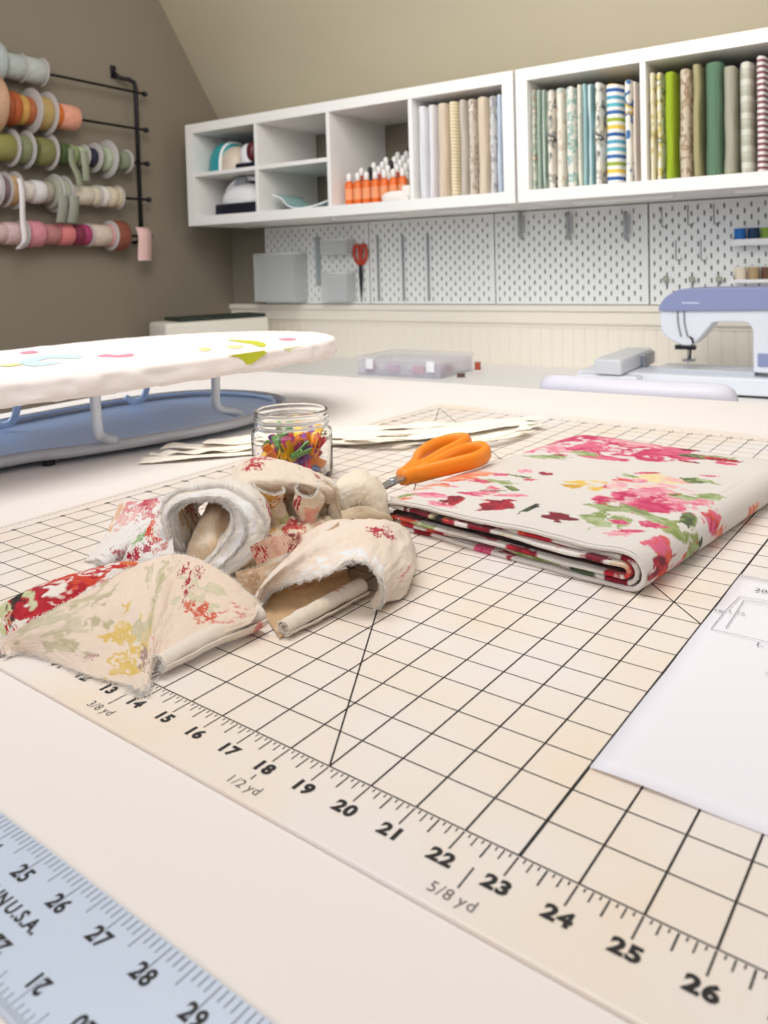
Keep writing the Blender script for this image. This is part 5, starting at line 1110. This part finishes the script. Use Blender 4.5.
rows = [[Q(256, 600, .10), Q(264, 614, .06), Q(280, 638, .06)], [Q(285, 588, .35), Q(292, 600, .12), Q(302, 626, .06)], [Q(318, 575, .75), Q(322, 590, .25), Q(330, 612, .08)], [Q(345, 565, .95), Q(350, 580, .4), Q(356, 598, .12)]]
sheet_mb(rows, 90, 60, [(.5, .2, .4, .2, 0, 'cf9c86', 'd9b08c')], 'ddb98c', .04, 1.4, 12, mb=mb)
edge1 = [mb.last[int(i), 0] for i in np.linspace(0, 89, 40)]
rr = roll_rows(Q(284, 628, .26), Q(362, 586, .34), .26, .33, 1.8, 6, 30, start=.9)
sheet_mb(rr, 110, 120, [(.28, .72, .28, .2, .2, 'b2485a', 'c9a08c'), (.20, .8, .26, .2, 0, '8f8a8e', 'c9b4a0'), (.45, .78, .2, .3, 0, 'b9b0a8', 'd9c4ac'), (.33, .88, .16, .16, 0, 'b23a58'), (.68, .75, .1, .4, 0, 'e0a49a'), (.75, .75, .05, .4, 0, 'd98f8a'), (.84, .8, .3, .3, 0, LIN2)], 'f0e4d4', .03, 1.5, 13, mb=mb)
endr = [mb.last[0, int(j)] for j in np.linspace(20, 119, 40)]
finish(mb, 'fabric_scrap', 'arched linen scrap right of the heap with red berries and a rolled tail', [(rimc, tuple(-HF*.9), 900, .20, .009, 21, .9), (rimc, (0, 0, .9), 400, .08, .005, 22, .9), (endr, tuple(-HR*.8), 80, .09, .005, 23), (edge1, (0, -.4, .3), 40, .08, .004, 24)])
# C: the loop with a thick fuzzy white rim
of = [(178, 556, .5), (166, 537, 1.2), (163, 512, 1.95), (178, 496, 2.35), (205, 490, 2.55), (232, 492, 2.55), (254, 508, 2.25), (265, 530, 1.65), (254, 556, 1.0), (228, 576, .4)]
inf = [(189, 552, .55), (181, 536, 1.15), (176, 514, 1.85), (186, 505, 2.15), (205, 502, 2.28), (222, 504, 2.25), (231, 515, 2.0), (229, 533, 1.55), (215, 549, 1.05), (203, 566, .55)]
rows = []
cen_ = Vector(Q(205, 535, 1.2))
for a_, b_ in zip(of, inf):
    O_ = Vector(Q(*a_)); I_ = Vector(Q(*b_)); m_ = O_.lerp(I_, .5)-HF*.12
    rows.append([tuple(O_.lerp(cen_, .12)+HF*2.6-Vector((0, 0, .5))), tuple(O_+HF*1.2), tuple(O_+HF*.15), tuple(m_), tuple(I_+HF*.15), tuple(I_.lerp(cen_, .1)+HF*1.2), tuple(I_.lerp(cen_, .25)+HF*2.2-Vector((0, 0, .3)))])
mb = sheet_mb(rows, 200, 150, [(.5, .48, 9, .42, 0, 'f6f4f3', 'f3f0ee'), (.35, .8, 1.2, .5, 0, 'e3c49a', 'd9b184'), (.7, .85, 1.2, .5, 0, 'dcb88c', 'c99a70'), (.2, .85, .3, .4, 0, 'b23a3c', 'c96a50'), (.1, .9, .8, .4, 0, 'c98a6a', 'dcb088'), (.55, .8, .4, .3, 0, 'd9a95e', 'c98f4a'), (.74, .18, .25, .25, 0, 'b23a48', 'c95a5c'), (.82, .22, .3, .16, .3, 'd97a78', 'e8a8a0')], 'efe6da', .06, 1.6, 15, .5, 3)
G = mb.last; e1 = [G[int(i), int(150*.34)] for i in np.linspace(0, 199, 90)]; e2 = [G[int(i), int(150*.5)] for i in np.linspace(0, 199, 90)]; e3 = [G[int(i), int(150*.62)] for i in np.linspace(0, 199, 90)]
rows = [[Q(186, 558, .55), Q(189, 542, 1.0, .25), Q(195, 526, 1.4, .7), Q(200, 512, 1.7, 1.5)], [Q(196, 562, .5), Q(199, 542, 1.15, .05), Q(203, 522, 1.6, .5), Q(206, 510, 1.8, 1.4)], [Q(207, 564, .5), Q(211, 542, 1.2, .0), Q(214, 521, 1.65, .45), Q(216, 510, 1.8, 1.4)], [Q(216, 562, .5), Q(221, 546, 1.05, .2), Q(226, 528, 1.4, .7), Q(227, 514, 1.7, 1.5)]]
sheet_mb(rows, 80, 90, [(.3, .4, .8, .8, 0, 'f4e2ca', 'ecd2ae')], 'f0d8b8', .04, 1.4, 16, mb=mb)
finish(mb, 'fabric_scrap', 'looped scrap with a thick fuzzy white rim opening towards the front of the heap', [(e1, (0, 0, .9), 1800, .20, .009, 31, 1.0), (e2, tuple(-HF), 2600, .19, .009, 32, 1.2), (e3, tuple(-HF*.6), 1600, .18, .009, 33, 1.1)])
# D: ruffled scrap in the middle
rows = []
base_c = Vector(Q(292, 524, .9)); base_c.z = MT
plan = [(-1.35, 1.3, 2.5), (-1.25, .5, 2.6), (-.95, -.1, 2.3), (-.55, -.35, 1.9), (-.2, -.05, 2.0), (-.35, .7, 2.4), (-.1, 1.3, 2.6), (.3, .9, 2.4), (.2, .1, 2.1), (.35, -.55, 1.7), (.75, -.6, 1.7), (.95, .1, 2.0), (.85, .9, 2.3), (1.2, 1.2, 2.2), (1.6, .6, 1.8)]
for i, (r_, f_, z_) in enumerate(plan):
    z_ = 2.1+(z_-2.15)*.25; f_ *= .8
    P_ = base_c+HR*r_+HF*f_+Vector((0, 0, z_)); lean = .10*math.sin(i*1.3)
    rows.append([tuple(P_-HF*.18), tuple(P_+Vector((0, 0, -z_*.22))+HF*.05+HR*lean), tuple(P_+Vector((0, 0, -z_*.55))+HF*.08-HR*lean), tuple(P_+Vector((0, 0, -z_*.93))-HF*.15+HR*lean)])
mb = sheet_mb(rows, 220, 90, [(.38, .25, .4, .6, 0, 'e3b25e', 'ecd0a0'), (.36, .55, .2, .3, 0, 'b23a3c', 'c9705a'), (.20, .15, .35, .3, 0, 'dba84c', 'c98a3c'), (.62, .3, .12, .8, .1, 'b8283c', 'a82438'), (.72, .5, .5, .5, 0, 'efb4a0', 'e89a88'), (.85, .25, .14, .4, .3, 'b0243c'), (.5, .1, .4, .2, 0, 'f4f0ea'), (.06, .2, .4, .4, 0, 'f0e8dc', 'f6f2ee'), (.93, .3, .4, .5, 0, 'ead2b0'), (.28, .6, .3, .3, 0, 'cfd09a', 'c2c488')], 'eddcc4', .07, 1.6, 41, .5, 3.4)
e1 = [mb.last[int(i), 0] for i in np.linspace(0, 219, 120)]
rows = [[Q(228, 526, 0.81), Q(230, 544, 0.68), Q(234, 566, 0.43), Q(236, 586, 0.12)], [Q(250, 514, 1.05), Q(254, 534, 0.93), Q(256, 559, 0.62), Q(258, 584, 0.19)], [Q(280, 516, 0.90), Q(280, 534, 0.81), Q(282, 554, 0.56), Q(284, 579, 0.19)], [Q(302, 514, 0.99), Q(304, 532, 0.87), Q(306, 549, 0.62), Q(308, 570, 0.19)], [Q(324, 518, 0.87), Q(328, 530, 0.81), Q(330, 544, 0.56), Q(332, 559, 0.19)], [Q(342, 524, 0.62), Q(344, 534, 0.50), Q(344, 544, 0.31), Q(344, 552, 0.12)]]
sheet_mb(rows, 130, 90, [(.3, .3, .4, .4, 0, 'ecc070', 'f0d8a8'), (.55, .3, .3, .3, 0, 'c8384a', 'd9705a'), (.75, .4, .4, .4, 0, 'efb4a0', 'f2c8b4'), (.15, .4, .4, .3, 0, 'b0303c', 'c95a5c')], 'f3e2ca', .16, 1.9, 44, .5, 3, mb=mb)
finish(mb, 'fabric_scrap', 'ruffled scrap with yellow and red print standing in the middle of the heap', [(e1, (0, 0, .9), 900, .11, .008, 42, .9)])
# E: domed roll at the right rear
of = [(330, 530, .45), (329, 508, 1.15), (338, 490, 1.75), (355, 482, 1.95), (372, 485, 1.8), (384, 498, 1.3), (388, 518, .6)]
rows = []
cen_ = Vector(Q(358, 518, .75))
for a_ in of:
    O_ = Vector(Q(*a_)); rows.append([tuple(O_.lerp(cen_, .15)+HF*3.0-Vector((0, 0, .35))), tuple(O_+HF*1.3), tuple(O_), tuple(O_.lerp(cen_, .55)-HF*.05), tuple(O_.lerp(cen_, .82)+HF*.35)])
mb = sheet_mb(rows, 120, 100, [(.12, .5, .35, .3, 0, '8a5a3a', 'dcb88c'), (.3, .55, .5, .3, 0, 'f0e6d6'), (.6, .1, .4, .4, 0, 'e8d6ba')], 'f6e8d2', .06, 1.2, 51, .5, 3)
e1 = [mb.last[int(i), 62] for i in np.linspace(0, 119, 60)]
rows = [[Q(340, 512, 1.15), Q(343, 524, .8), Q(345, 530, .5)], [Q(358, 506, 1.25), Q(362, 516, .9), Q(362, 526, .5)], [Q(376, 508, 1.05), Q(384, 516, .75), Q(384, 524, .4)], [Q(384, 512, .85), Q(392, 518, .6), Q(394, 524, .3)]]
sheet_mb(rows, 60, 50, [(.15, .6, .12, .12, 0, '4a3a34')], 'e9d6b8', .05, 1.5, 52, mb=mb)
finish(mb, 'fabric_scrap', 'domed roll of plain linen at the right rear of the heap, next to the scissors', [(e1, tuple(-HF*.7), 260, .08, .005, 53, .9)])
# F: rear scrap with a bold red flower
rows = [[Q(226, 478, 1.5, 1.6), Q(232, 474, 1.9), Q(236, 492, 1.9), Q(236, 505, 1.4)], [Q(242, 474, 1.8, 1.6), Q(248, 461, 2.35), Q(250, 480, 2.3), Q(252, 498, 1.6)], [Q(262, 474, 1.9, 1.6), Q(268, 459, 2.35), Q(272, 478, 2.4), Q(274, 498, 1.6)],
        [Q(285, 480, 1.7, 1.6), Q(292, 464, 2.2), Q(296, 480, 2.3), Q(298, 498, 1.5)], [Q(308, 486, 1.5, 1.5), Q(316, 473, 2.0), Q(320, 486, 2.1), Q(320, 502, 1.4)], [Q(328, 492, 1.2, 1.2), Q(334, 482, 1.7), Q(338, 492, 1.7), Q(340, 506, 1.2)]]
mb = sheet_mb(rows, 160, 90, [(.20, .42, .34, .34, .4, 'c01c2e', RED), (.27, .50, .22, .2, 0, 'b01828', 'c01c2e'), (.36, .34, .34, .16, .2, 'b81c30', RED), (.80, .5, .10, .45, -.4, 'a81c34', 'b8283c'), (.5, .6, .7, .3, 0, 'f2e4d4', 'eedcc6')], 'f0dfcc', .06, 1.4, 61, .6, 3.4)
e1 = [mb.last[int(i), 32] for i in np.linspace(0, 159, 70)]
finish(mb, 'fabric_scrap', 'rear linen scrap with a bold red flower, directly in front of the glass jar', [(e1, (0, 0, .6), 160, .06, .004, 62, .9)])
# G: left group
rows = [[Q(120, 503, 1.2), Q(142, 500, 1.35), Q(164, 497, 1.45)], [Q(112, 520, .8), Q(134, 517, .95), Q(158, 516, 1.05)], [Q(102, 540, .45), Q(126, 537, .55), Q(152, 535, .7)], [Q(84, 560, .08), Q(112, 560, .15), Q(145, 555, .3)]]
mb = sheet_mb(rows, 110, 90, [(.12, .5, .45, .6, .1, 'dd8a8e', 'e6a8a8'), (.22, .8, .5, .3, 0, 'cf5f6c', 'e39c9a'), (.3, .3, .4, .3, 0, 'eab8b4', 'ecc8c0'), (.15, .08, .6, .18, 0, 'e9bf9c', 'eccdb0'), (.05, .7, .3, .4, 0, 'c94a5a', 'dd8a8e')], 'f1ebe6', .05, 1.4, 71, .6, 3)
e1 = [mb.last[-1, int(j)] for j in np.linspace(0, 89, 50)]; e2 = [mb.last[int(i), 0] for i in np.linspace(0, 109, 50)]
finish(mb, 'fabric_scrap', 'flat pink printed scrap sloping down at the far left of the heap', [(e1, (-.5, -.5, .1), 220, .16, .006, 72, .9), (e2, (-.7, 0, .2), 80, .07, .005, 73, .9)])
mb = sheet_mb(roll_rows(Q(101, 566, .42), Q(160, 528, 1.0), .30, .42, 1.5, 6, 26, start=.3), 100, 90, [(.25, .7, .2, .3, 0, 'd9a0a0', 'b85a66'), (.5, .5, .3, .3, 0, 'eef0ea'), (.6, .8, .3, .3, 0, 'cfd8bc', 'e6e8d8')], 'f2efec', .06, 1.6, 75, .6, 3)
e1 = [mb.last[0, int(j)] for j in np.linspace(0, 89, 60)]
finish(mb, 'fabric_scrap', 'rolled white scrap pointing left from the heap with a frayed end', [(e1, tuple(-HR*.8), 260, .12, .006, 76, .9)])
rows = [[Q(136, 530, 1.25), Q(152, 520, 1.45), Q(170, 514, 1.6)], [Q(128, 548, .95), Q(146, 540, 1.1), Q(172, 534, 1.3)], [Q(122, 562, .6), Q(144, 560, .7), Q(174, 556, .85)], [Q(112, 578, .12), Q(140, 582, .12), Q(172, 578, .3)]]
mb = sheet_mb(rows, 120, 90, [(.22, .35, .26, .30, .2, '8fb078', 'a8c494'), (.28, .62, .34, .16, .3, 'd8402c', CORAL), (.55, .2, .24, .14, .4, 'a82c44', RED), (.62, .35, .2, .18, 0, 'c0283c', RED), (.72, .12, .14, .12, 0, 'a82c44'), (.5, .75, .2, .2, 0, 'd9a8a0', 'c98a84'), (.45, .5, .12, .14, 0, 'b05060')], 'f1ece8', .06, 1.6, 81, .6, 3.4)
e1 = [mb.last[-1, int(j)] for j in np.linspace(0, 89, 50)]; e2 = [mb.last[0, int(j)] for j in np.linspace(0, 89, 50)]
finish(mb, 'fabric_scrap', 'white scrap with green leaf and red petals, left of the fuzzy loop', [(e1, (-.3, -.6, .1), 200, .14, .006, 82, .9), (e2, (0, .2, .7), 120, .06, .005, 83, .9)])
# H: pink woven strap and the broad tan swoop
rows = [[Q(236, 572, .75), Q(238, 582, .5), Q(240, 598, .15)], [Q(262, 566, 1.0), Q(262, 578, .7), Q(264, 592, .3)], [Q(290, 556, 1.25), Q(286, 568, .9), Q(282, 580, .5)], [Q(316, 538, 1.55), Q(312, 552, 1.2), Q(304, 566, .8)], [Q(338, 522, 1.7), Q(336, 534, 1.4), Q(330, 546, 1.0)]]
mb = sheet_mb(rows, 130, 60, [(.15, .5, .4, .4, 0, 'cfa888', 'dcbc98'), (.6, .3, .6, .2, 0, 'f0e2d0')], 'e6cbaa', .06, 1.4, 91, .5, 3)
e1 = [mb.last[int(i), 0] for i in np.linspace(0, 129, 60)]
finish(mb, 'fabric_scrap', 'broad tan scrap swooping up between the fuzzy loop and the arched piece', [(e1, (0, 0, .8), 200, .06, .004, 92, .9)])
rows = [[Q(250, 547, 1.55), Q(253, 556, 1.3), Q(258, 565, 1.05)], [Q(262, 540, 1.75), Q(265, 549, 1.5), Q(269, 560, 1.2)], [Q(276, 536, 1.8), Q(279, 544, 1.6), Q(282, 555, 1.3)], [Q(290, 534, 1.7), Q(292, 542, 1.5), Q(293, 551, 1.3)], [Q(298, 540, 1.4, .5), Q(299, 546, 1.25, .5), Q(299, 553, 1.1, .5)], [Q(290, 548, 1.2, 1.0), Q(291, 553, 1.1, 1.0), Q(292, 559, .95, 1.0)]]
mb = sheet_mb(rows, 110, 50, [(.08, .4, .2, .3, 0, 'b8303c', 'c95a5c'), (.25, .5, .4, .4, 0, 'dba08c', 'e8b8a0'), (.6, .3, .2, .2, 0, '8a2434', 'a8384a'), (.75, .6, .25, .25, 0, '7a2030', 'a03446')], 'e8bfa6', .03, 1.6, 95, .5, 4)
e1 = [mb.last[int(i), 0] for i in np.linspace(0, 109, 50)]; e2 = [mb.last[int(i), -1] for i in np.linspace(0, 109, 50)]
finish(mb, 'fabric_scrap', 'narrow pink woven strap looped over the middle of the heap', [(e1, (0, 0, .7), 100, .05, .004, 96, .9), (e2, (0, -.4, -.4), 100, .06, .004, 97, .9)])
